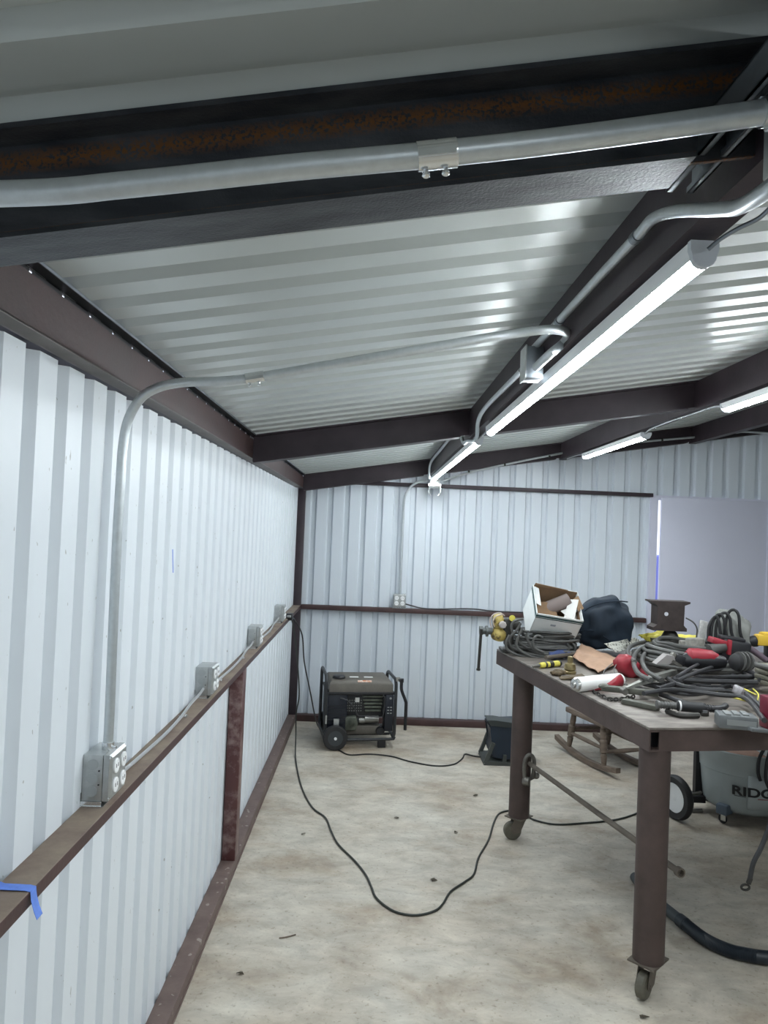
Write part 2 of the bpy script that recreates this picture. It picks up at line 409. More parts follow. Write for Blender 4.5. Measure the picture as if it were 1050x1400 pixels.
rafter(Y1, .483, 1.632, M_prim2, cope=.05, copel=.03, label='dark brown rafter in mid roof between the two long purlins')
rafter(Y1, 1.641, 2.79, M_prim2, cope=.05, copel=.03, label='dark brown mid roof rafter right of the second long purlin')
rafter(Y0, -.63, .474, M_prim2, cope=.05, copel=.01, label='dark rafter along back wall from the left corner post')
rafter(Y0, .483, 1.632, M_prim2, cope=.05, copel=.03, label='dark rafter along back wall behind the second tube light')
rafter(Y0, 1.641, 2.79, M_prim2, cope=.05, copel=.03, label='dark rafter along back wall right of the short tube light')
rafter(Y0, 2.80, RIDGE, M_prim2, cope=.0, copel=.03, label='dark rafter along back wall beyond the third long purlin')
def purlin(x, label, y0=YR, y1=YB, w=.055, h=.146):
    b = MB(); zt = roofz(x)-.002
    s = [(-.004, 0), (w, 0), (w, -.006), (.003, -.006), (.003, -h+.006), (w, -h+.006), (w, -h), (-.004, -h)]
    b.loft([[V((x+a, y, zt+z)) for a, z in s] for y in (y0, y1)])
    return tag(b.build('roof_purlin', M_prim2, ang=30), label, 'beam')
purlin(PX[0], 'long dark steel purlin carrying the two long tube lights')
purlin(PX[1], 'second long brown purlin carrying the short tube lights')
purlin(PX[2], 'third long purlin, at the right edge near the gable')

# eave beam
eb = thing('eave_beam', 'reddish brown steel eave beam running along top of left wall', 'beam', (-.65, YB, 2.03))
b = MB(); s = [(-.645, 2.041), (-.645, 2.036), (-.630, 2.036), (-.630, 2.131), (-.70, 2.131), (-.70, 2.126), (-.636, 2.126), (-.636, 2.041)]
b.loft([[V((x, y, z)) for x, z in s] for y in (YR, YB-.005)]); b.build('channel', M_prim, eb, world=True, ang=30)
b = MB(); b.bx((-.676, YR, 2.0335), (-.630, YB-.005, 2.038)); b.build('bottom_flange', mat('dusty_grey_flange', (.19, .175, .17), .6, 0, var=.3, vscale=6), eb, world=True)
b = MB(); b.bx((-.765, YR, 2.037), (-.676, YB-.005, 2.041)); b.build('gap_shade_strip', M_black, eb, world=True)  # black strip added over the rib tops to keep the gap dark
# slotted closure strip between eave channel and roof
k0 = 1.33; cuts = [YR]
for k in range(-32, 37): cuts += [k0+.1405*k-.006, k0+.1405*k+.006]
cuts.append(YB-.01); b = MB()
vz = (2.1345, 2.1462)
b.bx((-.643, YR, 2.126), (-.642, YB-.01, vz[0])); b.bx((-.643, YR, vz[1]), (-.642, YB-.01, 2.150))
for i in range(0, len(cuts)-1, 2): b.bx((-.643, cuts[i], vz[0]), (-.642, cuts[i+1], vz[1]))
b.bx((-.642, YR, 2.1475), (-.612, YB-.01, 2.150)); b.build('closure_strip', M_black, eb, world=True)  # last leg is black to paint in the dark underside
b = MB(); b.bx((-.612, YR, 2.1455), (-.6095, YB-.01, 2.1515)); b.build('angle_trim', M_galvd, eb, world=True)

# posts and girts
b = MB(); b.bx((-.672, 6.43, .0), (-.605, 6.48, 2.03), bev=.003); tag(b.build('corner_post', M_prim2, world=True), 'dark steel corner post where left and back walls meet', 'post')
b = MB(); b.bx((-.668, 3.60, .060), (-.603, 3.69, .977), bev=.003)
tag(b.build('wall_post', mat('scuffed_primer', (.085, .03, .03), .4, 0, col2=(.22, .15, .14), vscale=13, lo=.36, hi=.52), world=True), 'short scuffed red steel post below the left wall girt', 'post')
b = MB(); b.bx((XL, YR, .977), (-.603, 6.425, 1.006), bev=.0025)
g1 = tag(b.build('wall_girt', [M_prim, M_dusty], world=True, flat=True), 'long brown steel girt with dusty top along left wall', 'girt')
for f in g1.data.polygons:
    if f.normal.z > .9: f.material_index = 1
b = MB(); b.bx((-.603, 6.43, .972), (2.44, YB-.001, 1.012), bev=.003)
tag(b.build('wall_girt', M_prim, world=True), 'brown steel girt at waist height across back wall', 'girt')
b = MB(); b.bx((-.2, 6.44, 2.085), (2.47, YB-.001, 2.118), bev=.003)
tag(b.build('wall_girt', M_prim2, world=True), 'thin dark girt high on the back wall above the pale door', 'girt')

# ------------------------------------------------------------------ conduits
def conduit(label, pts, r, name='conduit', m=None, sm=7, coup=(), seg=14):
    t = thing(name, label, 'conduit', tuple(V(pts[0])))
    b = MB(); b.tube(pts, r, seg=seg, sm=sm); b.build('pipe', m or M_emt, t, world=True)
    return t
def coupling(parent, a, b_, r, screws=True, down=V((0, 0, -1))):
    a = V(a); b_ = V(b_); d = (b_-a).normalized(); mid = (a+b_)/2
    m = MB(); m.cyl(a, mid-d*.0008, r, seg=24); m.cyl(mid+d*.0008, b_, r, seg=24); m.cyl(mid-d*.001, mid+d*.001, r*.96, seg=24); 
    side = d.cross(down).normalized()
    m.box(mid+down*r*.2+side*-r*.93, ((b_-a).length*.95, .002, r*.5), rot=Matrix((d, side, down)).transposed())
    c = m.build('coupling', M_zinc, parent, world=True)
    if screws:
        s = MB()
        for q in (.25, .75):
            p = a.lerp(b_, q)
            s.cyl(p+down*r*.9, p+down*(r+.004), .0026, seg=10); s.lathe([(.002, 0), (.0042, .0012), (.0046, .004), (.003, .0055)], p+down*(r+.003), down, seg=12)
        s.build('set_screw', M_zinc, c, world=True)
# 1: large conduit under the near beam
YC = .80
c1p = [P(x, y, Y=YC) for x, y in ((-60, 266), (0, 265), (60, 263), (105, 260), (150, 255), (230, 247), (400, 229), (597, 211), (800, 188), (1043, 154))]
c1 = conduit('thick galvanised conduit crossing just under the nearest black beam', c1p, .0138, seg=24)
coupling(c1, P(570, 214.5, Y=YC), P(624, 208.5, Y=YC), .0158)
b = MB(); e = c1p[-1]; dr = (c1p[-1]-c1p[-2]).normalized(); b.cyl(e-dr*.003, e+dr*.03, .0165, seg=24); b.lathe([(.017, 0), (.0215, .002), (.0215, .008), (.017, .010)], e+dr*.006, dr, seg=8); b.build('connector', M_zinc, c1, world=True)
b = MB(); b.bx((e.x+.030, YC-.045, e.z-.05), (e.x+.10, YC+.055, e.z+.05), bev=.002); tag(b.build('junction_box', M_galv, world=True), 'galvanised junction box at right end of the thick near conduit', 'junction box')
# strut channel
st = thing('strut_channel', 'open galvanised strut channel hung beside the long purlin, thick conduit beneath it', 'strut', (.418, .7, 2.20))
b = MB(); zb = 2.199; x0, x1 = .398, .4375
for (xa, xb, za, zc) in ((x0, x0+.0025, zb, zb+.040), (x1-.0025, x1, zb, zb+.040), (x0, x1, zb+.038, zb+.0405), (x0, x0+.009, zb, zb+.0025), (x1-.009, x1, zb, zb+.0025), (x0+.0075, x0+.0095, zb, zb+.008), (x1-.0095, x1-.0075, zb, zb+.008)):
    b.bx((xa, .25, za), (xb, 1.03, zc))
b.build('channel', M_galvd, st, world=True)
b = MB()
for y in (.62, .5): b.bx((.4375, y, zb+.01), (.474, y+.02, zb+.014))
b.build_each('bracket', M_galvd, st, world=True)
# 2: conduit along the purlin web
XW = .452
c2 = [P(x, y, X=.405) for x, y in ((1105, 212), (1060, 252))] + [P(1015, 281, X=.42), P(985, 286, X=.43), P(925, 289, X=.44), P(893, 299, X=XW), P(872, 322, X=XW), P(815, 383, X=XW), P(763, 440, X=XW), P(727, 479, X=XW)]
c2o = conduit('galvanised conduit clipped along the web of the long purlin, kinked near its right end', c2, .0098)
for px, py in ((873, 321), (766, 437)):
    a = P(px, py, X=XW); q = P(px-12, py+13, X=XW); m = MB(); m.cyl(a, a+(q-a).normalized()*.02, .0118, seg=16); m.box(a+V((.018, 0, .016)), (.012, .02, .006)); m.build('strap', M_galvd, c2o, world=True)
# junction box on purlin
jb = thing('junction_box', 'square galvanised junction box on the long purlin where two conduits meet', 'junction box', (.44, 2.06, 2.17))
bc = P(728, 511, X=.43)
b = MB(); zb = bc.z; y0 = P(728, 505, X=.44).y
b.bx((.422, y0-.0, zb), (.472, y0+.075, zb+.092), bev=.002); b.build('body', M_galvd, jb, world=True)
b = MB(); b.bx((.419, y0-.003, zb-.003), (.422, y0+.078, zb+.095)); b.build('cover', M_galv, jb, world=True)
# 3: conduit from left wall box across the roof to that junction box
YK = 1.80
wb_y = 1.828
c3 = [P(x, y, Y=wb_y) for x, y in ((148, 1016), (151, 950), (155, 850), (160, 740), (165, 655), (168, 612), (175, 575), (192, 545), (216, 530), (250, 523), (300, 521), (350, 516), (450, 499), (560, 480), (660, 463), (705, 456))]
c3 += [P(738, 451.5, Y=wb_y-.02), P(762, 451, Y=wb_y-.02), P(776, 456.5, Y=wb_y), P(771, 468, Y=wb_y+.06), P(752, 484, X=.44), P(733, 502, X=.44)]
c3o = conduit('galvanised conduit rising up left wall, bending and crossing below the roof', c3, .0118, sm=6, seg=16)
coupling(c3o, P(336, 518, Y=wb_y), P(361, 514, Y=wb_y), .0136)
b = MB(); a = P(147.6, 1023, Y=wb_y); b.cyl(a-V((0, 0, .012)), a+V((0, 0, .016)), .0145, seg=16); b.lathe([(.018, 0), (.018, .004)], a-V((0, 0, .012)), seg=8); b.cyl(a+V((.012, -.006, .006)), a+V((.024, -.010, .006)), .003, seg=8); b.build('connector', M_zinc, c3o, world=True)
# 4: past the box, dips under the mid rafter
c4 = [P(713, 506, X=XW), P(706, 514, X=XW), P(690, 530, X=XW), P(664, 557, X=XW), P(654, 575, X=XW), P(651, 600, Y=3.60)]
c4 += [V((.455, 3.68, 2.165)), V((.455, 3.80, 2.165)), V((.455, 3.90, 2.20)), V((.452, 4.05, 2.275)), V((.452, 5.2, 2.275)), V((.452, 5.9, 2.27)), V((.455, 6.15, 2.24)), V((.46, 6.24, 2.15))]
conduit('galvanised conduit along the long purlin that dips under the mid rafter', c4, .0095)
# back end fittings
bx_ = thing('junction_box', 'small zinc junction box with fittings at back wall end of the tube lights', 'junction box', (.55, 6.25, 2.05))
b = MB(); q = P(594, 662, Y=6.30); b.box(q, (.085, .07, .07), bev=.003); b.build('body', M_galv, bx_, world=True)
b = MB(); b.tube([q+V((-.045, -.04, -.02)), q+V((-.05, -.04, -.075)), q+V((-.03, -.04, -.10))], .007, seg=8); b.tube([q+V((.045, -.04, -.02)), q+V((.05, -.04, -.075)), q+V((.03, -.04, -.10))], .007, seg=8); b.tube([q+V((-.05, -.04, .07)), q+V((-.03, -.045, .035)), q+V((.01, -.045, .03)), q+V((.04, -.04, .06))], .006, seg=8)
b.box(q+V((0, -.04, -.01)), (.11, .02, .02)); b.build_each('fitting', M_zinc, bx_, world=True)
c5 = [P(585, 657, Y=6.36), P(572, 659, Y=6.38), P(560, 667, Y=6.40), P(553, 681, Y=6.42), P(551, 710, Y=6.45), P(549, 760, Y=6.455), P(547, 812, Y=6.455)]
conduit('thin conduit dropping down back wall to the four socket box', c5, .011)
c6 = [P(x, y, Y=6.375) for x, y in ((604, 658), (625, 651), (655, 643), (720, 629), (800, 614), (868, 605), (957, 597), (1005, 591.5), (1022, 590.5), (1075, 594))]
c6o = conduit('long thin conduit running under the back rafters to the right', c6, .0095)
b = MB()
for i, (x, y) in enumerate(((641, 645), (690, 635), (751, 624), (905, 602))):
    a = P(x, y, Y=6.375); b.cyl(a-V((.008, 0, .001)), a+V((.008, 0, .001)), .0125, seg=12)
b.build_each('strap', M_dsteel, c6o, world=True)

# ------------------------------------------------------------------ socket boxes on the girt
def socket_box(label, loc, rz, cover=True, plug_hole=True):
    """local: back at x=0, face toward +x, z up"""
    t = thing('socket_box', label, 'socket box', loc, rz, 'galvanised socket boxes on the wall girts')
    b = MB(); b.bx((-.0, -.05, .012), (.040, .05, .112), bev=.002); b.build('box', M_galv, t)
    b = MB()
    for z in (.033, .062, .091):
        b.cyl((.020, -.0502, z), (.020, -.0512, z), .0115, seg=18); 
    b.build_each('knockout', mat('knockout_steel', (.42, .44, .44), .45, .8), t)
    b = MB(); b.cyl((.033, -.0500, .048), (.033, -.0515, .048), .0018, seg=8); b.cyl((.033, -.0500, .078), (.033, -.0515, .078), .0018, seg=8); b.build_each('screw_hole', M_black, t)
    b = MB(); b.loft([[V((.041, -.05, .012)), V((.041, .05, .012)), V((.041, .05, .112)), V((.041, -.05, .112))],
                      [V((.052, -.05, .012)), V((.052, .05, .012)), V((.052, .05, .112)), V((.052, -.05, .112))],
                      [V((.057, -.044, .018)), V((.057, .044, .018)), V((.057, .044, .106)), V((.057, -.044, .106))]]); b.build('cover', M_galv, t)
    for yy in (-.024, .024):
        for zz in (.041, .083):
            b = MB(); b.lathe([(.0165, 0), (.0165, .003), (.0155, .004)], (.0565, yy, zz), (1, 0, 0), seg=20); so = b.build('socket', M_white, t)
            b = MB()
            for dy in (-.006, .006): b.bx((.0604, yy+dy-.001, zz-.003), (.0611, yy+dy+.001, zz+.005))
            b.build_each('slot', M_black, so)
    b = MB()
    for yy in (-.046, .046):
        for zz in (.018, .106): b.lathe([(.004, 0), (.0045, .002), (.002, .003)], (.052, yy, zz), (1, 0, 0), seg=8)
    b.build_each('screw', M_zinc, t)
    b = MB(); b.bx((-.012, -.056, .0), (.045, .056, .003)); b.bx((-.002, -.054, .0), (.0, .054, .03)); b.bx((.0, -.053, .003), (.040, -.049, .012)); b.bx((.0, .049, .003), (.040, .053, .012)); b.build('bracket', M_zinc, t)
    return t
GZ = 1.0065
SBS = (1.22, 1.08, 1.10)
sb = socket_box('nearest galvanised socket box on left wall girt, conduit rising from it', (-.672, 1.832, GZ), 0)
sb.scale = SBS
s2 = copy_tree(sb); s2.location = (-.672, 2.95, GZ); s2['label'] = 'second galvanised socket box from the camera, on left wall girt'
s3 = copy_tree(sb); s3.location = (-.672, 4.14, GZ); s3['label'] = 'third galvanised socket box from the camera, on left wall girt'
s4 = copy_tree(sb); s4.location = (-.672, 5.24, GZ); s4['label'] = 'farthest socket box on left wall girt, beside the black cord plug'
s5 = copy_tree(sb); s5.location = (.258, 6.478, 1.013); s5.rotation_euler = (0, 0, R_(-90)); s5['label'] = 'four outlet socket box on back wall girt below thin conduit'
def cable(label, pts, r, m=M_mc, name='armoured_cable', cat='cable', clips=()):
    t = thing(name, label, cat, tuple(V(pts[0])))
    b = MB(); b.tube(pts, r, seg=8); b.build('cable', m, t, world=True)
    for p in clips:
        b = MB(); p = V(p); b.box(p+V((.004, 0, -.001)), (.030, .006, .005)); b.cyl(p+V((.016, 0, 0)), p+V((.016, 0, .007)), .004, seg=8); b.build('clip', M_zinc, t, world=True)
    return t
def along(y0, y1, z0=1.045, xa=-.645):
    return [V((xa, y0, z0)), V((xa+.0, y0+.03, z0-.004)), V((xa-.004, y0+.12, 1.017)), V((xa, y0+.3, 1.012)), V((xa+.006, (y0+y1)/2, 1.013)), V((xa, y1-.30, 1.013)), V((xa-.006, y1-.16, 1.020)), V((xa+.004, y1-.06, 1.036)), V((xa+.006, y1, 1.045))]
cable('white armoured cable on left girt joining nearest and second socket boxes', along(1.882, 2.90), .0055, clips=[V((-.645, 2.60, 1.012))])
cable('white armoured cable on left girt joining second and third socket boxes', along(3.0, 4.09), .0055, clips=[V((-.645, 3.2, 1.014)), V((-.645, 3.75, 1.013))])
cable('white armoured cable on left girt joining third and farthest socket boxes', along(4.19, 5.19), .0055, clips=[V((-.645, 4.7, 1.013))])
cable('dark cable lying along back wall girt right of the four outlet box', [V((.315, 6.46, 1.05)), V((.36, 6.45, 1.040)), V((.46, 6.45, 1.020)), V((.60, 6.45, 1.018)), V((.9, 6.46, 1.03)), V((1.1, 6.46, 1.018)), V((1.4, 6.455, 1.018)), V((2.3, 6.455, 1.018))], .006, m=M_dlead)

# ------------------------------------------------------------------ tube lights
def tube_light(label, x, y0, y1, z, w=.044):
    """z is the top of the housing"""
    t = thing('tube_light', label, 'light', (x, (y0+y1)/2, z), 0, 'long LED shop lights under the purlins')
    L = (y1-y0)/2; a = w/2
    b = MB(); s = [(-a, 0), (a, 0), (a*.98, -.008), (a*.74, -.026), (-a*.74, -.026), (-a*.98, -.008)]
    b.loft([[V((p, q, r)) for p, r in s] for q in (-L, L)]); b.build('housing', M_white, t)
    b = MB(); n = 8; s = [(-a*.68, -.0255)] + [(-a*.68*math.cos(math.pi*k/n), -.0265-.014*math.sin(math.pi*k/n)) for k in range(n+1)] + [(a*.68, -.0255)]
    b.loft([[V((p, q, r)) for p, r in s] for q in (-L+.012, L-.012)]); b.build('diffuser', M_led, t)
    b = MB()
    s = [(-a*1.04, .001), (a*1.04, .001), (a*1.04, -.014)] + [(a*.9*math.cos(math.pi*k/n), -.022-.020*math.sin(math.pi*k/n)) for k in range(n+1)] + [(-a*1.04, -.014)]
    for q in (-L-.003, L-.009): b.loft([[V((p, q+dq, r)) for p, r in s] for dq in (0, .012)])
    b.build_each('end_cap', mat('clear_end_cap', (.55, .58, .62), .3), t)
    b = MB()
    for q in (-L*.7, L*.7): b.bx((-.006, q-.012, 0), (.006, q+.012, .012))
    b.build_each('mount_clip', M_zinc, t)
    return t
zl = roofz(PX[0])-.148
L1 = tube_light('long tube light nearest the camera, hung under the first long purlin', .505, 1.14, 3.24, zl-.012)
tube_light('long tube light under the first long purlin, farther one near the back wall', .505, 3.60, 6.28, zl-.012)
zl2 = roofz(PX[1])-.148
tube_light('short tube light under the second purlin, nearest the back wall', 1.675, 4.52, 5.82, zl2-.012, .065)
tube_light('short tube light at right edge under the second purlin', 1.675, 2.28, 3.48, zl2-.012, .065)
tube_light('added tube light overhead under second purlin beside the camera, out of view', 1.675, -.2, 1.0, zl2-.012, .065)  # out of view, added to brighten the room
tube_light('added unseen tube light behind the camera under the first long purlin', .505, -2.6, -.55, zl-.012)  # unseen lamp added for overall brightness
zl3 = roofz(PX[2])-.148
tube_light('added unseen tube light under third purlin, far one outside the right edge', 2.83, 3.0, 4.2, zl3-.012, .065)  # added out of view, lifts the light from the right
tube_light('added unseen tube light under third purlin, near one outside the right edge', 2.83, .2, 1.4, zl3-.012, .065)  # another unseen lamp added for brightness on the right
cable('thin white cable with clips between the two short tube lights', [V((1.668, 4.52, zl2-.02)), V((1.66, 4.40, zl2-.006)), V((1.655, 4.1, zl2-.004)), V((1.66, 3.8, zl2-.006)), V((1.665, 3.6, zl2-.006)), V((1.67, 3.48, zl2-.022))], .0045, clips=[V((1.66, 4.38, zl2-.004)), V((1.655, 4.0, zl2-.004)), V((1.66, 3.66, zl2-.004))])
cable('thin cable from the far short tube light to the back rafter', [V((1.668, 5.82, zl2-.02)), V((1.66, 6.0, zl2-.005)), V((1.655, 6.3, zl2-.006))], .0045)
cable('grey cable running from near end of the long tube light to the upper right', [P(968, 341, Y=1.13), P(985, 327, Y=1.12), P(1010, 312, Y=1.10), P(1038, 298, Y=1.08), P(1060, 278, Y=1.05), P(1085, 262, Y=1.03)], .0036, m=M_galvd)
cable('two short white leads linking the ends of the two long tube lights', [V((.50, 3.24, zl-.02)), V((.53, 3.30, zl-.004)), V((.515, 3.45, zl-.008)), V((.505, 3.60, zl-.02))], .005)

# blue tape
b = MB(); a, c = P(236, 751, X=XL+.001), P(236.5, 783, X=XL+.001)
b.loft([[V((XL+.001, a.y-.004, a.z)), V((XL+.001, a.y+.004, a.z)), V((XL+.0016, a.y+.004, a.z)), V((XL+.0016, a.y-.004, a.z))], [V((XL+.001, c.y-.004, c.z)), V((XL+.001, c.y+.004, c.z)), V((XL+.0016, c.y+.004, c.z)), V((XL+.0016, c.y-.004, c.z))]])
tag(b.build('tape_mark', M_tape, world=True), 'small vertical blue tape mark on white left wall', 'tape')
b = MB(); yt = P(20, 1214, Z=1.007).y; w = .0115
path = [(XL+.001, 1.05), (XL+.002, 1.0125), (-.66, 1.0085), (-.612, 1.0078), (-.6015, 1.0055), (-.598, .992), (-.590, .974), (-.582, .962)]
rings = [[V((x, yt-w, z)), V((x, yt+w, z)), V((x+.0004, yt+w, z+.0008)), V((x+.0004, yt-w, z+.0008))] for x, z in path]
rings = [[p+V((0, .0+max(0, (i-4))*-.004, 0)) for p in r] for i, r in enumerate(rings)]
b.loft(rings); tag(b.build('tape_strip', M_tape, world=True), 'blue masking tape strip wrapped over the left girt at lower left', 'tape')

# ------------------------------------------------------------------ cords
pl = thing('cord_plug', 'black cord adapter plugged in at the far end of left girt', 'plug', (-.585, 5.24, 1.04))
q = P(396, 843, X=-.595)
b = MB(); b.box(q, (.045, .075, .05), bev=.006); b.build('body', M_black, pl, world=True)
b = MB(); b.box(q+V((.0, -.039, .006)), (.03, .006, .016), bev=.002); b.build('face', M_galv, pl, world=True)
def floorpt(x, y, z=.006): return P(x, y, Z=z)
ca = [q+V((.02, .0, -.01)), P(404, 860, X=-.56), P(408, 900, X=-.545), P(409, 940, X=-.535), P(406, 985, Y=5.95), P(403.5, 1015, Y=5.6)]
ca = [q+V((.015, 0, -.015)), P(402, 862, Y=5.5), P(407, 910, Y=5.6), P(409, 950, Y=5.6), P(405, 975, Y=5.62), P(404.5, 1005, Y=5.66)] + [floorpt(x, y) for x, y in ((404, 1036), (408, 1060), (415, 1083), (428, 1105), (445, 1118), (453, 1137), (463, 1155), (485, 1177), (500, 1196), (508, 1213), (514, 1227), (530, 1241), (548, 1249), (572, 1251), (595, 1245), (606, 1235), (616, 1219), (635, 1206), (648, 1195), (654, 1173), (668, 1148), (675, 1125), (683, 1112), (700, 1108), (713, 1112), (731, 1121), (760, 1127), (800, 1125), (840, 1121), (868, 1113), (884, 1104), (915, 1092))]
b = MB(); b.tube(lift(smooth(ca, 6), .006), .0052, seg=8, sm=0)
tag(b.build('extension_cord', M_cord, world=True), 'dark extension cord looping in a wide curve across the concrete floor', 'cord')
cb = [q+V((.022, -.01, -.005)), P(403, 848, Y=5.2), P(413, 868, Y=5.25), P(416, 905, Y=5.3), P(424, 945, Y=5.4), P(432, 985, Y=5.5), P(440, 1002, Y=5.55)] + [floorpt(x, y) for x, y in ((448, 1020), (464, 1026), (478, 1032), (505, 1031), (535, 1034), (560, 1041), (595, 1047), (620, 1045), (632, 1037), (636, 1031), (650, 1034), (672, 1036))]
b = MB(); b.tube(lift(smooth(cb, 6), .006), .0052, seg=8, sm=0)
tag(b.build('power_cord', M_rub, world=True), 'black cord hanging past the generator wheel to the blue blower', 'cord')

# ------------------------------------------------------------------ generator
g0 = P(491, 1014, Z=0)
GL = V((g0.x, 5.70, 0))
gen = thing('generator', 'black portable generator with dusty tank, wheel and hanging handle by back wall', 'generator', GL, 9)
def tb(parent, name, m, pts, r, sm=0, seg=10): 
    b = MB(); b.tube(pts, r, seg=seg, sm=sm); return b.build(name, m, parent)
def rloop(x0, x1, z0, z1, y, c=.05):
    pts = []
    for cx, cz, a0 in ((x1-c, z1-c, 0), (x0+c, z1-c, 90), (x0+c, z0+c, 180), (x1-c, z0+c, 270)):
        for k in range(5):
            a = R_(a0+k*22.5); pts.append(V((cx+c*math.cos(a), y, cz+c*math.sin(a))))
    return pts+[pts[0]]
# side hoops are in the y-z plane
def hoop(x, z0, z1, y0, y1, c=.06):
    return [V((x, p.x, p.z)) for p in rloop(y0, y1, z0, z1, 0, c)]
b = MB(); b.tube(hoop(-.272, .085, .605, 0, .40), .013, seg=10, sm=0); b.tube(hoop(.275, .085, .575, 0, .40), .013, seg=10, sm=0)
for y in (0, .40): b.tube([(-.272, y, .15), (-.262, y, .10), (-.235, y, .075), (.235, y, .075), (.262, y, .10), (.275, y, .15)], .013, seg=10, sm=4)
for y in (.12, .28): b.cyl((-.26, y, .085), (.26, y, .085), .012, seg=8)
b.build('frame', mat('dull_black_frame', (.03, .032, .035), .4, .3), gen)
b = MB(); b.loft([[V((-.245*s_, .20-.185*s2_, z)), V((.255*s_, .20-.185*s2_, z)), V((.255*s_, .20+.185*s2_, z)), V((-.245*s_, .20+.185*s2_, z))] for z, s_, s2_ in ((.455, 1, 1), (.53, 1.0, 1.0), (.548, .97, .95), (.565, .90, .80), (.572, .75, .6))])
tank = b.build('fuel_tank', M_tank, gen, ang=50)
b = MB(); b.bx((-.262, .005, .448), (.27, .395, .468), bev=.004); b.build('tank_band', M_black, gen)
b = MB(); b.lathe([(.05, 0), (.05, .012), (.044, .02), (.03, .022)], (-.165, .10, .570), seg=24); b.build('fuel_cap', M_black, tank)
b = MB(); b.box((.03, .030, .557), (.11, .002, .020), rot=(-50, 0, 0)); b.build('label', mat('orange_white_label', (.62, .55, .48), .5, col2=(.45, .12, .03), vscale=40), tank)
for xx in (-.045, .07):
    b = MB(); b.box((xx, .11, .575), (.07, .03, .003), bev=.001); b.build('label', M_paper, tank)
b = MB(); b.bx((-.255, .02, .13), (-.10, .36, .448), bev=.01)
for k in range(7): b.bx((-.25, .014, .17+k*.03), (-.11, .02, .178+k*.03))
b.build('alternator_cover', M_gnavy, gen)
b = MB(); b.bx((-.10, .06, .24), (.19, .34, .448), bev=.008); b.build('engine_block', M_black, gen)
b = MB()
for i in range(7):
    for j in range(5): b.cyl((-.095+i*.018, .0585, .30+j*.022), (-.095+i*.018, .056, .30+j*.022), .005, seg=8)
b.build_each('grille_hole', mat('grille_grey', (.16, .17, .16), .5), gen)
b = MB(); b.bx((-.035, .050, .375), (-.003, .056, .412)); b.build('white_label', M_paper, gen)
b = MB()
for k in range(5): b.bx((.02+.006*k, .04, .415-k*.030), (.185-.004*k, .09, .432-k*.030), bev=.004)
b.build_each('cooling_fin', M_eng, gen)
b = MB(); b.lathe([(.035, 0), (.06, .01), (.062, .07), (.04, .08)], (-.07, .02, .20), (0, 1, 0), seg=20); b.bx((-.12, .02, .14), (-.02, .1, .26), bev=.012); b.build('crankcase', M_eng, gen)
b = MB(); b.cyl((.045, .07, .228), (.155, .07, .228), .033, seg=24); b.cyl((.0, .07, .215), (.045, .07, .215), .026, seg=20); b.build('muffler', M_alu, gen)
b = MB(); b.bx((-.10, .05, .10), (.17, .30, .175), bev=.01); b.build('alternator', M_tank, gen)
b = MB(); b.lathe([(.03, 0), (.035, .01), (.035, .05), (.02, .06)], (.17, .02, .135), (0, 1, 0), seg=18); b.build('oil_filter', M_black, gen)
b = MB(); b.bx((.195, .0, .14), (.262, .10, .447), bev=.006); pn = b.build('control_panel', M_gnavy, gen)
b = MB()
for k in range(3):
    for j in range(2): b.bx((.212+j*.022, -.003, .29+k*.025), (.226+j*.022, .0, .298+k*.025))
b.cyl((.235, -.003, .42), (.235, .001, .42), .009, seg=12); b.build_each('panel_marking', M_galv, pn)
tb(gen, 'fuel_hose', M_dlead, [(-.16, .005, .42), (-.10, -.01, .40), (-.05, -.012, .34), (-.02, -.01, .28), (.02, .0, .27), (.15, .0, .262), (.18, .0, .28), (.19, .0, .42), (.17, .0, .44)], .005, sm=5)
b = MB(); b.tube([(.29, -.01, .575), (.31, -.01, .58)], .012, sm=0); b.lathe([(.017, 0), (.017, .03)], (.315, -.01, .560), seg=12); b.tube([(.315, -.01, .57), (.315, -.012, .51), (.325, -.012, .47), (.352, -.012, .40), (.357, -.012, .36), (.357, -.012, .155)], .0125, sm=4)
b.build('handle', M_black, gen)
b = MB(); b.bx((.272, -.006, .565), (.305, .006, .60)); b.build_each('handle_bracket', M_zinc, gen)
wh = MB(); wh.lathe([(.05, -.003), (.072, -.006), (.088, -.004), (.094, .006), (.094, .034), (.088, .044), (.05, .044)], (-.192, -.065, .0945), (0, 1, 0), seg=36); wo = wh.build('wheel', M_rub, gen)
b = MB(); b.lathe([(.070, 0), (.066, .006), (.03, .002), (.0, .001)], (-.192, -.069, .0945), (0, 1, 0), seg=30); b.build('rim', mat('dark_wheel_rim', (.035, .04, .045), .5), wo)
b = MB(); b.lathe([(.011, 0), (.011, .006)], (-.192, -.076, .0945), (0, 1, 0), seg=16); b.build('hub_cap', M_white, wo)
wo2 = copy_tree(wo, gen); wo2.location = (0, .49, 0)
b = MB(); b.bx((-.205, -.02, .18), (-.165, .0, .25)); b.bx((-.27, -.016, .21), (-.258, -.006, .28)); b.build_each('bracket', M_galv, gen)
for y in (.02, .38):
    b = MB(); b.bx((.15, y-.02, 0), (.21, y+.02, .062), bev=.004); b.build('foot', M_rub, gen)

for ch in gen.children_recursive:
    if not ch.name.startswith(('wheel', 'rim', 'hub_cap', 'foot')) and not ch.data.get('squashed'): ch.data.transform(Matrix.Diagonal((1, 1, .915, 1))); ch.data['squashed'] = 1

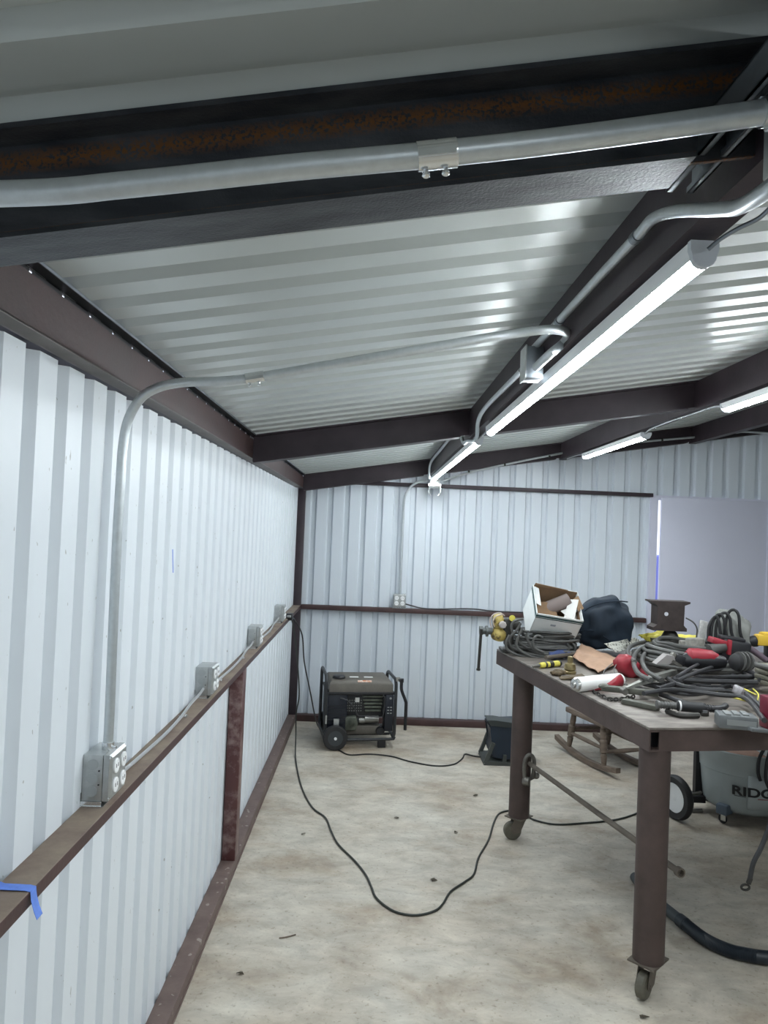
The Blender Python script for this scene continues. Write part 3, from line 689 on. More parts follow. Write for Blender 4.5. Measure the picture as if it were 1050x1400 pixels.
# ------------------------------------------------------------------ blue machine on grey foot
q0 = P(668, 1046, Z=0)
bl = thing('blower', 'dark blue waisted blower on grey foot frame behind the far table leg', 'blower', (q0.x+.13, q0.y+.02, 0), 0)
def bp_(l, dz=0): return [((x-692)*.0054, max(0, (1050-y)*.0054+dz)) for x, y in l]
b = MB(); b.prism(bp_([(667, 997), (722, 993), (724, 1004), (718, 1010), (725, 1024), (722, 1042), (690, 1043), (673, 1041), (670, 1032), (673, 1019), (671, 1006)]), (0, .24, 0), (0, .0, 0)); bmesh.ops.bevel(b.bm, geom=[e for e in b.bm.edges], offset=.009, segments=2, affect='EDGES')
b.build('body', mat('dark_blue_plastic', (.012, .024, .044), .45, var=.2, vscale=8), bl)
b = MB(); b.prism(bp_([(664, 990), (676, 990), (724, 995), (724, 998), (690, 999), (676, 998), (669, 998)]), (0, .15, 0), (0, -.008, 0)); bmesh.ops.bevel(b.bm, geom=[e for e in b.bm.edges], offset=.004, segments=2, affect='EDGES'); b.build('top_cowl', mat('grey_cowl', (.035, .042, .042), .5), bl)
b = MB(); b.prism(bp_([(661, 1050), (724, 1050), (724, 1046), (663, 1045)]), (0, .28, 0), (0, -.03, 0)); b.prism(bp_([(661, 1047), (666, 1047), (676, 1021), (671, 1019), (666, 1034)]), (0, .03, 0), (0, -.025, 0)); b.prism(bp_([(661, 1047), (666, 1047), (676, 1021), (671, 1019), (666, 1034)]), (0, .03, 0), (0, .225, 0)); b.prism(bp_([(686, 1048), (692, 1048), (692, 1036), (688, 1036)]), (0, .03, 0), (0, -.025, 0))
b.build('foot_frame', mat('grey_plastic_foot', (.055, .062, .058), .5), bl)
b = MB(); b.lathe([(.017, 0), (.02, .004), (.02, .012), (.013, .014)], (.152, -.010, .132), (0, 1, 0), seg=20); b.build('knob', mat('pale_knob', (.45, .46, .46), .4), bl)
b = MB(); b.bx((.09, -.006, .23), (.135, .03, .29), bev=.004); b.build('switch_box', mat('blue_violet_cap', (.03, .028, .10), .5), bl)

# ------------------------------------------------------------------ rocking chair
ra = P(766, 1008, Z=.05); rb = P(848, 1060, Z=0); dirr = V((rb.x-ra.x, rb.y-ra.y, 0)).normalized(); ang = math.degrees(math.atan2(dirr.y, dirr.x))
rcp = (P(783, 1028, Z=.03)+P(818, 1047, Z=.03))/2
rc = thing('rocking_chair', 'small worn wooden rocking chair beyond the steel table', 'chair', (rcp.x, rcp.y, 0), ang)
# local x = along rockers (toward camera right), local y = across, first rocker at y=0, second at +y
W_ = .36
def rocker(y):
    pts = [(-.42+.12*k, .0) for k in range(8)]
    zz = lambda x: .022+.34*(x-.03)**2
    return [[V((x, y-.019, zz(x)-.018)), V((x, y+.019, zz(x)-.018)), V((x, y+.019, zz(x)+.018)), V((x, y-.019, zz(x)+.018))] for x in [-.40+.05*k for k in range(17)]], zz
for y in (0, W_):
    r_, zz = rocker(y); b = MB(); b.loft(r_); b.build('rocker', M_wood, rc, ang=40)
def turned(p0, p1, r=.021):
    b = MB(); p0 = V(p0); p1 = V(p1); L = (p1-p0).length
    b.lathe([(r*.7, 0), (r*.85, .04*L), (r*1.15, .3*L), (r*.8, .33*L), (r*1.3, .36*L), (r*1.3, .44*L), (r*1.35, .62*L), (r*.9, .66*L), (r*1.1, .75*L), (r*.9, L)], p0, p1-p0, seg=14); return b
for x, y in ((-.20, 0), (.21, 0), (-.20, W_), (.21, W_)):
    turned((x*1.12, y, zz(x*1.12)), (x*.9, y+(.012 if y == 0 else -.012), .335)).build('leg', M_wood, rc)
b = MB(); b.bx((-.245, -.03, .325), (.245, W_+.03, .365), bev=.008); b.build('seat', M_wood, rc)
for a, c in (((-.20, 0, .17), (.20, 0, .17)), ((-.20, W_, .17), (.20, W_, .17)), ((.205, 0, .14), (.205, W_, .14)), ((-.205, 0, .20), (-.205, W_, .20))):
    b = MB(); b.tube([a, V(a).lerp(V(c), .5), c], .011, seg=8, sm=4, rs=lambda t: .011+.006*math.sin(math.pi*t)); b.build('stretcher', M_wood, rc)
for y in (.0, W_):
    b = MB(); b.tube([(.19, y, .36), (.22, y, .6), (.26, y, .80)], .014, seg=8, sm=3); b.build('back_post', M_wood, rc)
for k in range(4):
    y = .07+k*.073; b = MB(); b.tube([(.20, y, .36), (.25, y, .76)], .007, seg=8, sm=0); b.build('spindle', M_wood, rc)
b = MB(); b.bx((.24, -.01, .74), (.265, W_+.01, .82), bev=.006); b.build('crest_rail', M_wood, rc)
for k in (-.06, -.03):
    b = MB(); b.cyl((k, .01, .362), (k, .01, .385), .007, seg=8); b.build('broken_peg', M_wood, rc)

# ------------------------------------------------------------------ steel table
ZT = 1.01
T0 = V((1.049, 2.699, 0)); RZ = math.degrees(math.atan2(.159, .987))
TU = V((-.159, .987, 0)); TV = V((.987, .159, 0))
LT, WT = 1.731, 1.85
tb_ = thing('steel_table', 'heavy brown steel welding table on four caster legs, piled with tools', 'table', T0, RZ)
b = MB(); b.bx((0, 0, ZT-.010), (WT, LT, ZT), bev=.0015); b.build('table_top', M_tbl, tb_)
b = MB(); b.bx((.007, .045, ZT-.088), (.10, .050, ZT-.012)); b.build('recess_shade_plate', M_black, tb_)  # black plate added so the open apron corner looks shaded
def chan(b, a, c, n, h=.078, w=.04, t=.006):
    a = V(a); c = V(c); n = V(n); z = V((0, 0, 1))
    s = [(0, 0), (w, 0), (w, -t), (t, -t), (t, -h+t), (w, -h+t), (w, -h), (0, -h)]
    b.loft([[p+n*u+z*v for u, v in s] for p in (a, c)])
zt = ZT-.011
for nm, a, c, n in (('apron', (0, 0, zt), (0, LT, zt), (1, 0, 0)), ('apron', (WT, 0, zt), (WT, LT, zt), (-1, 0, 0)), ('apron', (.042, .003, zt), (WT-.01, .003, zt), (0, 1, 0)), ('apron', (.016, LT-.003, zt), (WT-.01, LT-.003, zt), (0, -1, 0))):
    b = MB(); chan(b, a, c, n); b.build(nm, M_tblp, tb_, ang=30)
LR = .0575
def mk_caster(parent, x, y, rz):
    e = MB(); e.box((x, y, .128), (.125, .105, .006), rot=(0, 0, 35)); 
    pl_ = e.build('caster_plate', M_rod, parent)
    c = Matrix.Translation(V((x, y, 0))) @ Matrix.Rotation(R_(rz), 4, 'Z')
    e = MB(); 
    for s_ in (-1, 1):
        e.prism([(-.03, .118), (.035, .118), (.006, .045), (-.034, .034), (-.050, .050), (-.042, .085)], (0, .003*1, 0), (0, s_*.023-.0015, 0))
    e.bx((-.03, -.023, .110), (.035, .023, .122)); e.cyl((-.034, -.027, .049), (-.034, .027, .049), .007, seg=10)
    bmesh.ops.transform(e.bm, matrix=c, verts=e.bm.verts[:]); e.build('fork', M_rod, pl_)
    e = MB(); e.lathe([(.012, 0), (.030, .002), (.043, .001), (.049, .006), (.049, .030), (.043, .035), (.03, .034), (.012, .036)], (-.034, -.018, .049), (0, 1, 0), seg=30)
    bmesh.ops.transform(e.bm, matrix=c, verts=e.bm.verts[:]); e.build('wheel', M_caster, pl_)
for x, y, rz in ((.062, .062, 38), (.062, LT-.30, -6), (WT-.062, .062, 140), (WT-.062, LT-.30, 60)):
    b = MB(); b.cyl((x, y, .131), (x, y, zt-.078 if False else ZT-.011-.078), LR, seg=36); 
    b.build('leg', M_tblp, tb_); mk_caster(tb_, x, y, rz)
# check brace pipe & shackle
def TL(u, v, z=0): return T0+TV*u+TU*v+V((0, 0, z))
far_leg = TL(.062, LT-.30); near_leg = TL(.062, .062)
pa = P(724, 1044, Y=far_leg.y-.06); pe = P(927, 1191, Y=near_leg.y+.075)
b = MB(); dd = (pe-pa).normalized(); b.cyl(pa, pe, .0125, seg=18); b.lathe([(.019, 0), (.019, .022), (.014, .022), (.014, .002)], pe-dd*.003, dd, seg=20, cap=False)
tag(b.build('brace_pipe', M_rod, world=True), 'long grey brown pipe with open end slung low between the two left table legs', 'pipe')
sk = thing('bow_shackle', 'rusty steel bow shackle hanging at the far table leg from the low pipe', 'shackle', pa)
def sp(x, y, dy=0): return P(x, y, Y=pa.y+dy)
b = MB(); b.tube([sp(718, 1068), sp(716.5, 1050), sp(719, 1036), sp(725, 1032), sp(730, 1038), sp(730, 1052), sp(728, 1062)], .011, seg=10, sm=4); b.build('bow', M_steel, sk, world=True)
b = MB(); b.lathe([(.014, -.02), (.024, -.012), (.026, .0), (.022, .018), (.014, .022)], sp(719, 1068), (1, -.6, 0), seg=14); b.lathe([(.012, -.02), (.019, -.01), (.019, .01), (.012, .02)], sp(732, 1060, .02), (1, -.6, 0), seg=12); b.cyl(sp(719, 1068), sp(732, 1061, .02), .010, seg=10); b.build('pin', M_steel, sk, world=True)

# ------------------------------------------------------------------ shop vacuum and neighbours (right)
vc = P(1022, 1108, Z=.12); VX, VY = vc.x, 4.62
VX = P(1016, 1080, Y=VY).x
vac = thing('shop_vacuum', 'large grey wet dry shop vacuum drum on small casters under the table', 'vacuum', (VX, VY, 0), 0)
def vr(z): return .238+.045*(z/.5)
prof = [(.02, .062), (.20, .062), (.232, .085), (.243, .115), (.262, .30), (.268, .305), (.272, .37), (.279, .38), (.283, .435), (.276, .44), (.262, .435)]
b = MB(); b.lathe(prof, (0, 0, 0), seg=56, cap=False); b.bm.faces.ensure_lookup_table(); drum = b.build('drum', M_vac, vac, ang=40)
b = MB(); b.lathe([(.266, .41), (.25, .425), (.0, .428)], (0, 0, 0), seg=48); b.build('dusty_lid', M_dust, vac)
b = MB(); b.lathe([(.286, .50), (.29, .515), (.12, .53), (.11, .5)], (.06, .04, 0), seg=40, cap=False)
# motor housing with a front nose
b2 = MB(); b2.bx((.03, -.30, .37), (.25, .10, .60), bev=.025); b2.build('motor_housing', M_vac2, vac); b.bm.free()
b = MB(); 
n = 14
for k0, zlo, zhi, ro in ((0, .12, .32, .010),):
    a0, a1 = R_(-112), R_(-40)
    rr = lambda z: .243+(z-.12)*.09+ro
    ring = [[V(((rr(z))*math.cos(a0+(a1-a0)*k/n), (rr(z))*math.sin(a0+(a1-a0)*k/n), z)) for k in range(n+1)] for z in (zlo, (zlo+zhi)/2, zhi)]
    b.loft(ring, cap=False, closed=False)
b.build('front_panel', M_vac2, vac, solid=.012)
# lettering bent round the drum
def bend_text(txt, size, m, parent, z0, a_start, rfun, depth=.0012, sx=1.0):
    cu = bpy.data.curves.new('lettering', 'FONT'); cu.body = txt; cu.size = size; cu.extrude = depth; cu.offset = .0022
    to = bpy.data.objects.new('lettering', cu); COL.objects.link(to)
    dg = bpy.context.evaluated_depsgraph_get(); me = bpy.data.meshes.new_from_object(to.evaluated_get(dg)); bpy.data.objects.remove(to)
    bm = bmesh.new(); bm.from_mesh(me)
    bmesh.ops.triangulate(bm, faces=bm.faces); bmesh.ops.subdivide_edges(bm, edges=[e for e in bm.edges if e.calc_length() > .02], cuts=2)
    for v in bm.verts:
        z = z0+v.co.y; r = rfun(z)+v.co.z+.002; a = a_start+v.co.x*sx/rfun(z); v.co = V((r*math.cos(a), r*math.sin(a), z))
    bm.to_mesh(me); bm.free(); me.materials.clear(); me.materials.append(m)
    o = bpy.data.objects.new('lettering', me); COL.objects.link(o); o.parent = parent; return o
rf = lambda z: .243+(z-.12)*.09+.017
bend_text('RIDGID', .076, M_black, vac, .197, R_(-131), rf, sx=1.30)
b = MB(); b.loft([[V((rf(z)*math.cos(R_(a)), rf(z)*math.sin(R_(a)), z)) for a in range(-100, -50, 3)] for z in (.184, .188)], cap=False, closed=False); b.build('red_stripe', M_red, vac, solid=.002)
b = MB(); b.loft([[V((rf(z)*math.cos(R_(a)), rf(z)*math.sin(R_(a)), z)) for a in range(-128, -112, 2)] for z in (.188, .191)], cap=False, closed=False); b.build('small_print', M_dlead, vac, solid=.002)
for i, a in enumerate((-142, -62, 30, 120)):
    ca_, sa_ = math.cos(R_(a)), math.sin(R_(a)); p = V((.235*ca_, .235*sa_, 0))
    b = MB(); b.box(p+V((0, 0, .085)), (.09, .07, .06), rot=(0, 0, a), bev=.008); ft = b.build('caster_bracket', mat('blue_grey_plastic', (.10, .13, .17), .5), vac)
    b = MB(); b.lathe([(.01, -.012), (.024, -.012), (.028, -.006), (.028, .006), (.024, .012), (.01, .012)], p+V((.02*ca_, .02*sa_, .028)), (1, .25, 0), seg=22); w1 = b.build('wheel', M_rub, ft)
    b = MB(); b.box(p+V((.02*ca_-.008, .02*sa_-.02, .04)), (.004, .03, .035), rot=(0, 0, a)); b.build('fork', M_zinc, ft)
b = MB(); b.lathe([(.020, 0), (.020, .02), (.014, .024)], (VX*0-.02+.06, -.262, .095), (0, -1, 0), seg=16); b.build('drain_cap', mat('dirty_cap', (.30, .24, .17), .7), vac)
b = MB(); b.tube([(-.03, -.29, .50), (-.065, -.30, .44), (-.07, -.30, .36), (-.055, -.30, .31)], .010, seg=8); b.tube([(.0, -.30, .50), (-.025, -.31, .42), (-.03, -.315, .32), (-.005, -.32, .26)], .010, seg=8); b.build('side_handle', M_black, vac)

ht = thing('hand_truck', 'black hand truck with white hubbed wheel behind the near table leg', 'hand truck', (P(945, 1110, Z=0).x, 4.75, 0), 0)
wc = P(924, 1090, Y=4.5)
b = MB(); ax = V((.95, .35, 0)).normalized()
b.lathe([(.088, -.022), (.122, -.024), (.132, -.012), (.134, 0), (.132, .012), (.122, .024), (.088, .022)], wc, ax, seg=40, cap=False); whl = b.build('wheel', M_rub, ht, world=True)
b = MB(); b.lathe([(.09, .012), (.07, .004), (.03, .008), (.02, .02), (.0, .021)], wc, ax, seg=30); b.lathe([(.0, -.02), (.03, -.008), (.07, -.004), (.09, -.012)], wc, ax, seg=30); b.build('hub', M_white, whl, world=True)
b = MB()
u_, w_ = basis(ax)
for k in range(5):
    a = k*2*math.pi/5; pp = wc+(u_*math.cos(a)+w_*math.sin(a))*.055; b.cyl(pp+ax*.004, pp+ax*.010, .009, seg=10); b.cyl(pp-ax*.010, pp-ax*.004, .009, seg=10)
b.build_each('hub_slot', M_dsteel, whl, world=True)
pb0 = P(944, 1104, Y=4.72); 
b = MB(); b.bx((pb0.x, 4.66, .10), (pb0.x+.055, 4.70, .88)); b.bx((pb0.x-.05, 4.62, .06), (pb0.x+.05, 4.72, .10)); b.build('plate', M_black, ht, world=True)
b = MB(); b.cyl(wc, wc+V((.2, .10, 0)), .010, seg=10); b.tube([P(941, 1110, Y=4.62), P(960, 1108, Y=4.62)], .012, sm=0); b.build('axle', M_steel, ht, world=True)
b = MB(); cc = P(930, 1042, Y=4.95); b.lathe([(.06, 0), (.10, .01), (.10, .15), (.05, .16)], cc+V((-.05, 0, .03)), (1, 0, .0), seg=26)
tag(b.build('grey_bin', mat('grey_bin_plastic', (.27, .28, .29), .6), world=True), 'grey rounded plastic container glimpsed behind the wheel', 'container') if False else b.bm.free()

# hose
hp = [floorpt(x, y, .028) for x, y in ((868, 1199), (880, 1215), (905, 1238), (935, 1262), (962, 1283), (990, 1297), (1020, 1305), (1060, 1310), (1120, 1305))]
hs = thing('vacuum_hose', 'thick black vacuum hose curving on the floor behind the near table leg', 'hose', hp[0])
q = smooth(hp, 10); i1 = int(len(q)*.36)
b = MB(); b.tube(q[:i1], .024, seg=18, sm=0); b.build('cuff', M_hoseg, hs, world=True)
b = MB(); q2 = smooth(q[i1-1:], 5); cnt = len(q2)
b.tube(q2, .026, seg=18, sm=0, rs=lambda t: .0285 if t < .06 else .0255+.0018*(int(round(t*(cnt-1))) % 2))
b.build('hose', M_hose, hs, world=True, ang=80)

# hanging lead with lug
hl = thing('ground_lead', 'dark cable with ring lug hanging off the right side of the table', 'cable', P(1050, 1130, Y=2.95))
HY = 2.66
b = MB(); b.tube([P(1062, 985, Y=HY), P(1072, 1040, Y=HY), P(1062, 1100, Y=HY), P(1050, 1135, Y=HY), P(1040, 1160, Y=HY), P(1030, 1180, Y=HY), P(1025, 1203, Y=HY)], .0085, seg=10); b.build('lead', M_dlead, hl, world=True)
b = MB(); b.tube([P(1026, 1200, Y=HY), P(1023, 1208, Y=HY)], .009, seg=8, sm=0); 
c = P(1019, 1213, Y=HY); ring = [c+V((math.cos(a)*.015, 0, math.sin(a)*.010)) for a in [k*math.pi/6 for k in range(13)]]; b.tube(ring, .0045, seg=8, sm=0); b.build('ring_lug', M_dsteel, hl, world=True)

# ------------------------------------------------------------------ things piled on the table
def T(x, y, h=0): return P(x, y, Z=ZT+h)
def loops(c, rx, ry, n, r, h0, dh, seed, wob=.12, tilt=0.0, open_=0, rot=0):
    rnd = random.Random(seed); pts = []
    steps = 14
    for i in range(n*steps+1):
        a = 2*math.pi*i/steps; k = i/steps
        if i % steps == 0: jx, jy, jr = rnd.uniform(-wob, wob)*rx, rnd.uniform(-wob, wob)*ry, rnd.uniform(1-wob, 1+wob*.4)
        x = math.cos(a)*rx*jr+jx; y = math.sin(a)*ry*jr+jy
        x, y = x*math.cos(rot)-y*math.sin(rot), x*math.sin(rot)+y*math.cos(rot)
        z = h0+dh*(k % 1.0+rnd.uniform(0, 1))*1.0+dh*k + tilt*math.sin(a)*ry
        pts.append(V((c.x+x, c.y+y, c.z+max(z, r))))
    return pts

# bench vise at far left corner
vo = TL(.035, LT-.10, ZT)
vise = thing('bench_vise', 'worn yellow bench vise with hanging handle bar at far table corner', 'vise', vo)
VYY = vo.y-.03
def vp(x, y, dy=0): return P(x, y, Y=VYY+dy)
b = MB(); b.lathe([(.05, 0), (.055, .012), (.04, .02), (.032, .05), (.035, .075)], V((vo.x+.025, vo.y, ZT)), seg=18); b.box(V((vo.x+.03, vo.y, ZT+.012)), (.15, .13, .018), bev=.004); b.build('base', M_dsteel, vise, world=True)
b = MB(); c = vp(682, 867); b.blob(c, (.046, .055, .042), sub=3, amp=.08, fr=1.5, pw=.85); b.blob(vp(681, 850), (.032, .05, .05), sub=3, amp=.06, pw=.8); b.build('body', M_yel, vise, world=True, ang=60)
b = MB(); b.box(vp(693, 858), (.05, .08, .11), bev=.01); b.box(vp(703, 855), (.07, .06, .05), bev=.01); b.box(vp(695, 874), (.05, .07, .07), bev=.01); b.build('jaw_block', M_dsteel, vise, world=True)
b = MB(); b.lathe([(.02, -.004), (.022, 0), (.022, .014), (.016, .02)], vp(687, 854, -.055), (0, -1, 0), seg=8); b.build('hex_boss', mat('pale_hex', (.42, .38, .37), .5), vise, world=True)
b = MB(); b.lathe([(.014, 0), (.018, .004), (.018, .012)], vp(700, 845, -.045), (0, -1, 0), seg=10); b.build('yellow_knob', M_yelc, vise, world=True)
b = MB(); b.cyl(vp(673, 863), vp(656, 862), .020, seg=18); b.cyl(vp(660, 862), vp(655.5, 862), .026, seg=18); b.cyl(vp(667, 863), vp(664, 863), .032, seg=18); b.build('screw', mat('grey_steel_screw', (.12, .13, .13), .4, .6), vise, world=True)
b = MB(); b.cyl(vp(658, 860, -.028), vp(654, 915, -.028), .0085, seg=12); b.lathe([(.008, -.006), (.012, -.004), (.012, .006), (.006, .009)], vp(654, 915, -.028), (0, 0, -1), seg=12); b.build('handle_bar', M_dsteel, vise, world=True)
b = MB(); b.tube([vp(672, 858, -.03), vp(670, 848, -.03), vp(675, 840, -.03), vp(684, 838, -.03), vp(690, 842, -.03)], .004, seg=6); b.tube([vp(676, 857, -.035), vp(674, 850, -.035), vp(678, 843, -.035), vp(686, 840, -.035)], .0035, seg=6); b.build_each('wire_wrap', mat('pale_wire', (.5, .42, .38), .5), vise, world=True)

# cable coil under the white box
cc = T(742, 893); 
b = MB()
for k in range(4): b.tube(loops(V((cc.x+.02, cc.y, ZT)), .205-.01*k, .15, 3, .0075, .01+.03*k, .010, 20+k, .13), .0075, seg=8, sm=2)
def ar(pts, Y): return [P(x, y, Y=Y+.0*i) for i, (x, y) in enumerate(pts)]
for pts, Y in ((((715, 846), (702, 850), (700, 862), (712, 880), (740, 897), (748, 903)), cc.y-.12), (((712, 852), (706, 862), (697, 872), (700, 885), (720, 893), (745, 898)), cc.y-.13),
               (((714, 860), (707, 875), (708, 886), (725, 897), (745, 901)), cc.y-.16), (((718, 866), (724, 880), (735, 892), (752, 895)), cc.y-.17),
               (((697, 868), (692, 878), (694, 888), (710, 896), (735, 900), (755, 903)), cc.y-.15), (((744, 892), (731, 886), (729, 875), (735, 869), (742, 872)), cc.y-.18),
               (((772, 896), (778, 886), (774, 879), (766, 876), (750, 880)), cc.y-.12), (((785, 893), (786, 884), (780, 878), (770, 876)), cc.y-.1)):
    b.tube(ar(pts, Y), .0075, seg=8, sm=5)
tag(b.build('cable_coil', M_lead, world=True), 'grey coiled welding cable heaped under the white cardboard box', 'cable')

# white cardboard box, tilted toward the camera
wbx = thing('cardboard_box', 'open white cardboard box with dark green stripe tilted on the cable coil', 'box', P(750, 872, Y=cc.y+.02))
bw, bd, bh = .27, .235, .215; t_ = .004
MX = Matrix.Translation(P(755, 841, Y=cc.y-.04)) @ eul(40, 0, 0) @ eul(0, 7, 0) @ eul(0, 0, -3)
def wall_(b, a, c): b.bx(a, c)
def put(b, name, m, parent, solid=0, ang=35):
    bmesh.ops.transform(b.bm, matrix=MX, verts=b.bm.verts[:]); return b.build(name, m, parent, world=True, solid=solid, ang=ang)
# local box: x width, y depth(+ away), z up; opening at z top. origin at centre
hw, hd, hh = bw/2, bd/2, bh/2
b = MB(); b.bx((-hw, -hd, -hh), (hw, -hd+t_, hh)); b.bx((-hw, -hd, -hh), (-hw+t_, hd, hh)); b.bx((hw-t_, -hd, -hh), (hw, hd, hh)); b.bx((-hw, hd-t_, -hh), (hw, hd, hh-.0)); b.bx((-hw, -hd, -hh), (hw, hd, -hh+t_))
put(b, 'carton', M_cardw, wbx)
b = MB(); e_ = .0012; b.bx((-hw+t_, hd-t_-e_, -hh+t_), (hw-t_, hd-t_, hh)); b.bx((-hw+t_, -hd+t_, -hh+t_), (-hw+t_+e_, hd-t_, hh-.03)); b.bx((hw-t_-e_, -hd+t_, -hh+t_), (hw-t_, hd-t_, hh-.03)); b.bx((-hw+t_, -hd+t_, -hh+t_), (hw-t_, -hd+t_+e_, hh)); b.bx((-hw+t_, -hd+t_, -hh+t_), (hw-t_, hd-t_, -hh+t_+e_)); put(b, 'lining', M_card, wbx)
b = MB(); 
for z0_, z1_ in ((hh-.022, hh-.010), (hh-.032, hh-.027)):
    b.bx((-hw-.001, -hd-.0012, z0_), (hw+.001, -hd, z1_)); b.bx((-hw-.0012, -hd-.001, z0_), (-hw, hd, z1_))
put(b, 'printed_stripe', M_green, wbx)
b = MB(); b.box((-.02, -hd-.001, .035), (.030, .001, .014)); put(b, 'logo_smudge', mat('smudge_grey', (.33, .36, .40), .6), wbx)
b = MB(); b.box((-.03, hd-.012, hh+.008), (.20, .003, .022), rot=(8, 4, 0)); put(b, 'torn_flap', M_card, wbx)
b = MB(); b.box((-hw+.02, .03, hh-.004), (.03, .14, .003), rot=(0, 20, 0)); put(b, 'torn_flap', M_cardw, wbx)
b = MB(); b.box((hw-.01, .02, hh-.002), (.035, .10, .003), rot=(0, -50, 10)); put(b, 'torn_flap', M_card, wbx)
for nm, lab, fn, m in (('cardboard_tube', 'grey brown paper roll lying in the white cardboard box', lambda b: b.cyl((-.05, .02, .01), (.085, .07, .075), .042, seg=24), mat('greybrown_paper', (.22, .18, .17), .8)),
                       ('paper_disc', 'brown disc with pale rim leaning inside the white cardboard box', lambda b: b.lathe([(.072, 0), (.074, .004), (.070, .008), (.0, .008)], (-.05, -.03, .03), (.25, -.35, .9), seg=30), M_card),
                       ('folded_papers', 'folded white papers sticking out of the white cardboard box', lambda b: (b.box((.085, -.02, .075), (.06, .16, .006), rot=(20, -30, -25)), b.box((.09, .0, .06), (.10, .05, .005), rot=(-15, -10, 30)), b.box((.11, -.04, .05), (.05, .12, .005), rot=(0, 30, 5))), M_paper)):
    b = MB(); fn(b); bmesh.ops.transform(b.bm, matrix=MX, verts=b.bm.verts[:]); tag(b.build(nm, m, world=True), lab, 'paper' if nm != 'paper_disc' else 'disc')

# navy bag
nbY = cc.y+.12
nb = thing('cloth_bag', 'dark navy domed cloth bag standing right of the white cardboard box', 'bag', P(822, 885, Y=nbY))
b = MB(); c = P(824, 852, Y=nbY)
g = bmesh.ops.create_icosphere(b.bm, subdivisions=5, radius=1)['verts']
for v in g:
    q = V([math.copysign(abs(x)**.80, x) for x in v.co]); z = q.z
    k = 1.0 - .10*max(0, z); 
    q = V((q.x*k+.10*z, q.y*k, z))
    nrm = v.co*(.05*noise.noise(v.co*2.2+V((4, 1, 2)))+.035*math.sin(6*math.atan2(v.co.y, v.co.x)+2*z)*(1-abs(z)))
    v.co = V((q.x*.158, q.y*.14, max(-.165, q.z*.158)))+nrm*.6
bmesh.ops.translate(b.bm, vec=c, verts=g); b.build('cloth_body', M_navy, nb, world=True, ang=80)
b = MB(); b.tube([P(x, y, Y=nbY-dy) for x, y, dy in ((792, 843, .03), (805, 831, .08), (825, 824, .11), (845, 822, .10), (858, 823, .04))], .004, seg=6); b.tube([P(x, y, Y=nbY-dy) for x, y, dy in ((786, 865, .05), (800, 862, .11), (815, 863, .135), (828, 872, .14), (840, 880, .12))], .004, seg=6); b.build_each('seam', M_navy, nb, world=True)

def cloth(name, poly, Yf, m, label, cat, amp=.006, h=.003, sub=4):
    """poly: pixel outline (4 corners TL,TR,BR,BL) with heights"""
    b = MB(); c = [T(x, y, hh_) for x, y, hh_ in poly]; n = 14; grid = []
    for i in range(n+1):
        row = []
        for j in range(n+1):
            u, v = i/n, j/n; p = c[0].lerp(c[1], u).lerp(c[3].lerp(c[2], u), v)
            p = p+V((noise.noise(V((u*3, v*3, 1)))*amp, 0, noise.noise(V((u*4, v*4, 7)))*amp*2+math.sin(u*9+v*3)*amp*.5)); row.append(b.bm.verts.new(p))
        grid.append(row)
    for i in range(n):
        for j in range(n): b.bm.faces.new((grid[i][j], grid[i+1][j], grid[i+1][j+1], grid[i][j+1]))
    return tag(b.build(name, m, world=True, ang=80, solid=h), label, cat)
cloth('leather_pad', ((795, 880, .07), (850, 903, .02), (818, 919, .015), (783, 898, .03)), 0, M_leather, 'tan leather pad lying on table in front of the navy bag', 'leather')
cloth('blue_rag', ((750, 890, .03), (778, 881, .05), (781, 893, .03), (752, 899, .02)), 0, M_blue, 'crumpled blue rag beside the cable coil and leather pad', 'rag', amp=.010, h=.012)
def rod(name, x0, y0, x1, y1, h, r, m, label, cat='tool', prof=None, h1=None):
    a = T(x0, y0, h); c = T(x1, y1, h if h1 is None else h1); b = MB()
    if prof: L = (c-a).length; b.lathe([(r*rr, L*tt) for tt, rr in prof], a, c-a, seg=18)
    else: b.cyl(a, c, r, seg=14)
    return tag(b.build(name, m, world=True), label, cat)
rod('steel_tube', 746, 899, 795, 893, .03, .011, M_rod, 'short grey tube lying across the front of the blue rag', 'tube')
# gas torch (yellow handle)
a = T(728, 911, .014); c = T(772, 906, .018)
to = thing('gas_torch', 'small torch with yellow and black handle near the left table edge', 'torch', a)
L = (c-a).length; d = (c-a).normalized()
b = MB(); b.lathe([(.004, 0), (.008, L*.03), (.010, L*.2)], a, d, seg=12); b.build('nozzle', M_steel, to, world=True)
b = MB(); b.lathe([(.012, 0), (.015, .01), (.015, L*.6), (.012, L*.62)], a+d*L*.22, d, seg=14); b.build('handle', M_yelc, to, world=True)
b = MB()
for k in (.36, .5, .56, .8): b.lathe([(.0165, 0), (.0165, L*.05)], a+d*L*k, d, seg=14)
b.build_each('grip_ring', M_black, to, world=True)
b = MB(); q = T(779, 921); b.lathe([(.03, 0), (.032, .012), (.024, .018), (.030, .024), (.026, .05), (.014, .055), (.014, .085), (.008, .088)], q, seg=16); tag(b.build('brass_fitting', M_brass, world=True), 'dull brass hose fitting standing behind the spray can', 'fitting')
b = MB()
for i, (x, y) in enumerate(((758, 920), (763, 921), (767, 919), (762, 918))): b.blob(T(x, y, .012), (.022, .018, .013), sub=2, amp=.3, seed=i)
tag(b.build('rusty_chain_hook', mat('rusty_brown', (.12, .085, .045), .8, var=.5, vscale=50), world=True), 'small rusty brown hook lump near the left table edge', 'hook')
b = MB(); b.prism([(0, 0), (.12, .02), (.11, .026), (-.005, .006)], (0, .05, 0), T(768, 930)); tag(b.build('rusty_plate', mat('rusty_brown', (.12, .085, .045), .8), world=True), 'thin rusty plate beside the nozzle end of the spray can', 'plate')
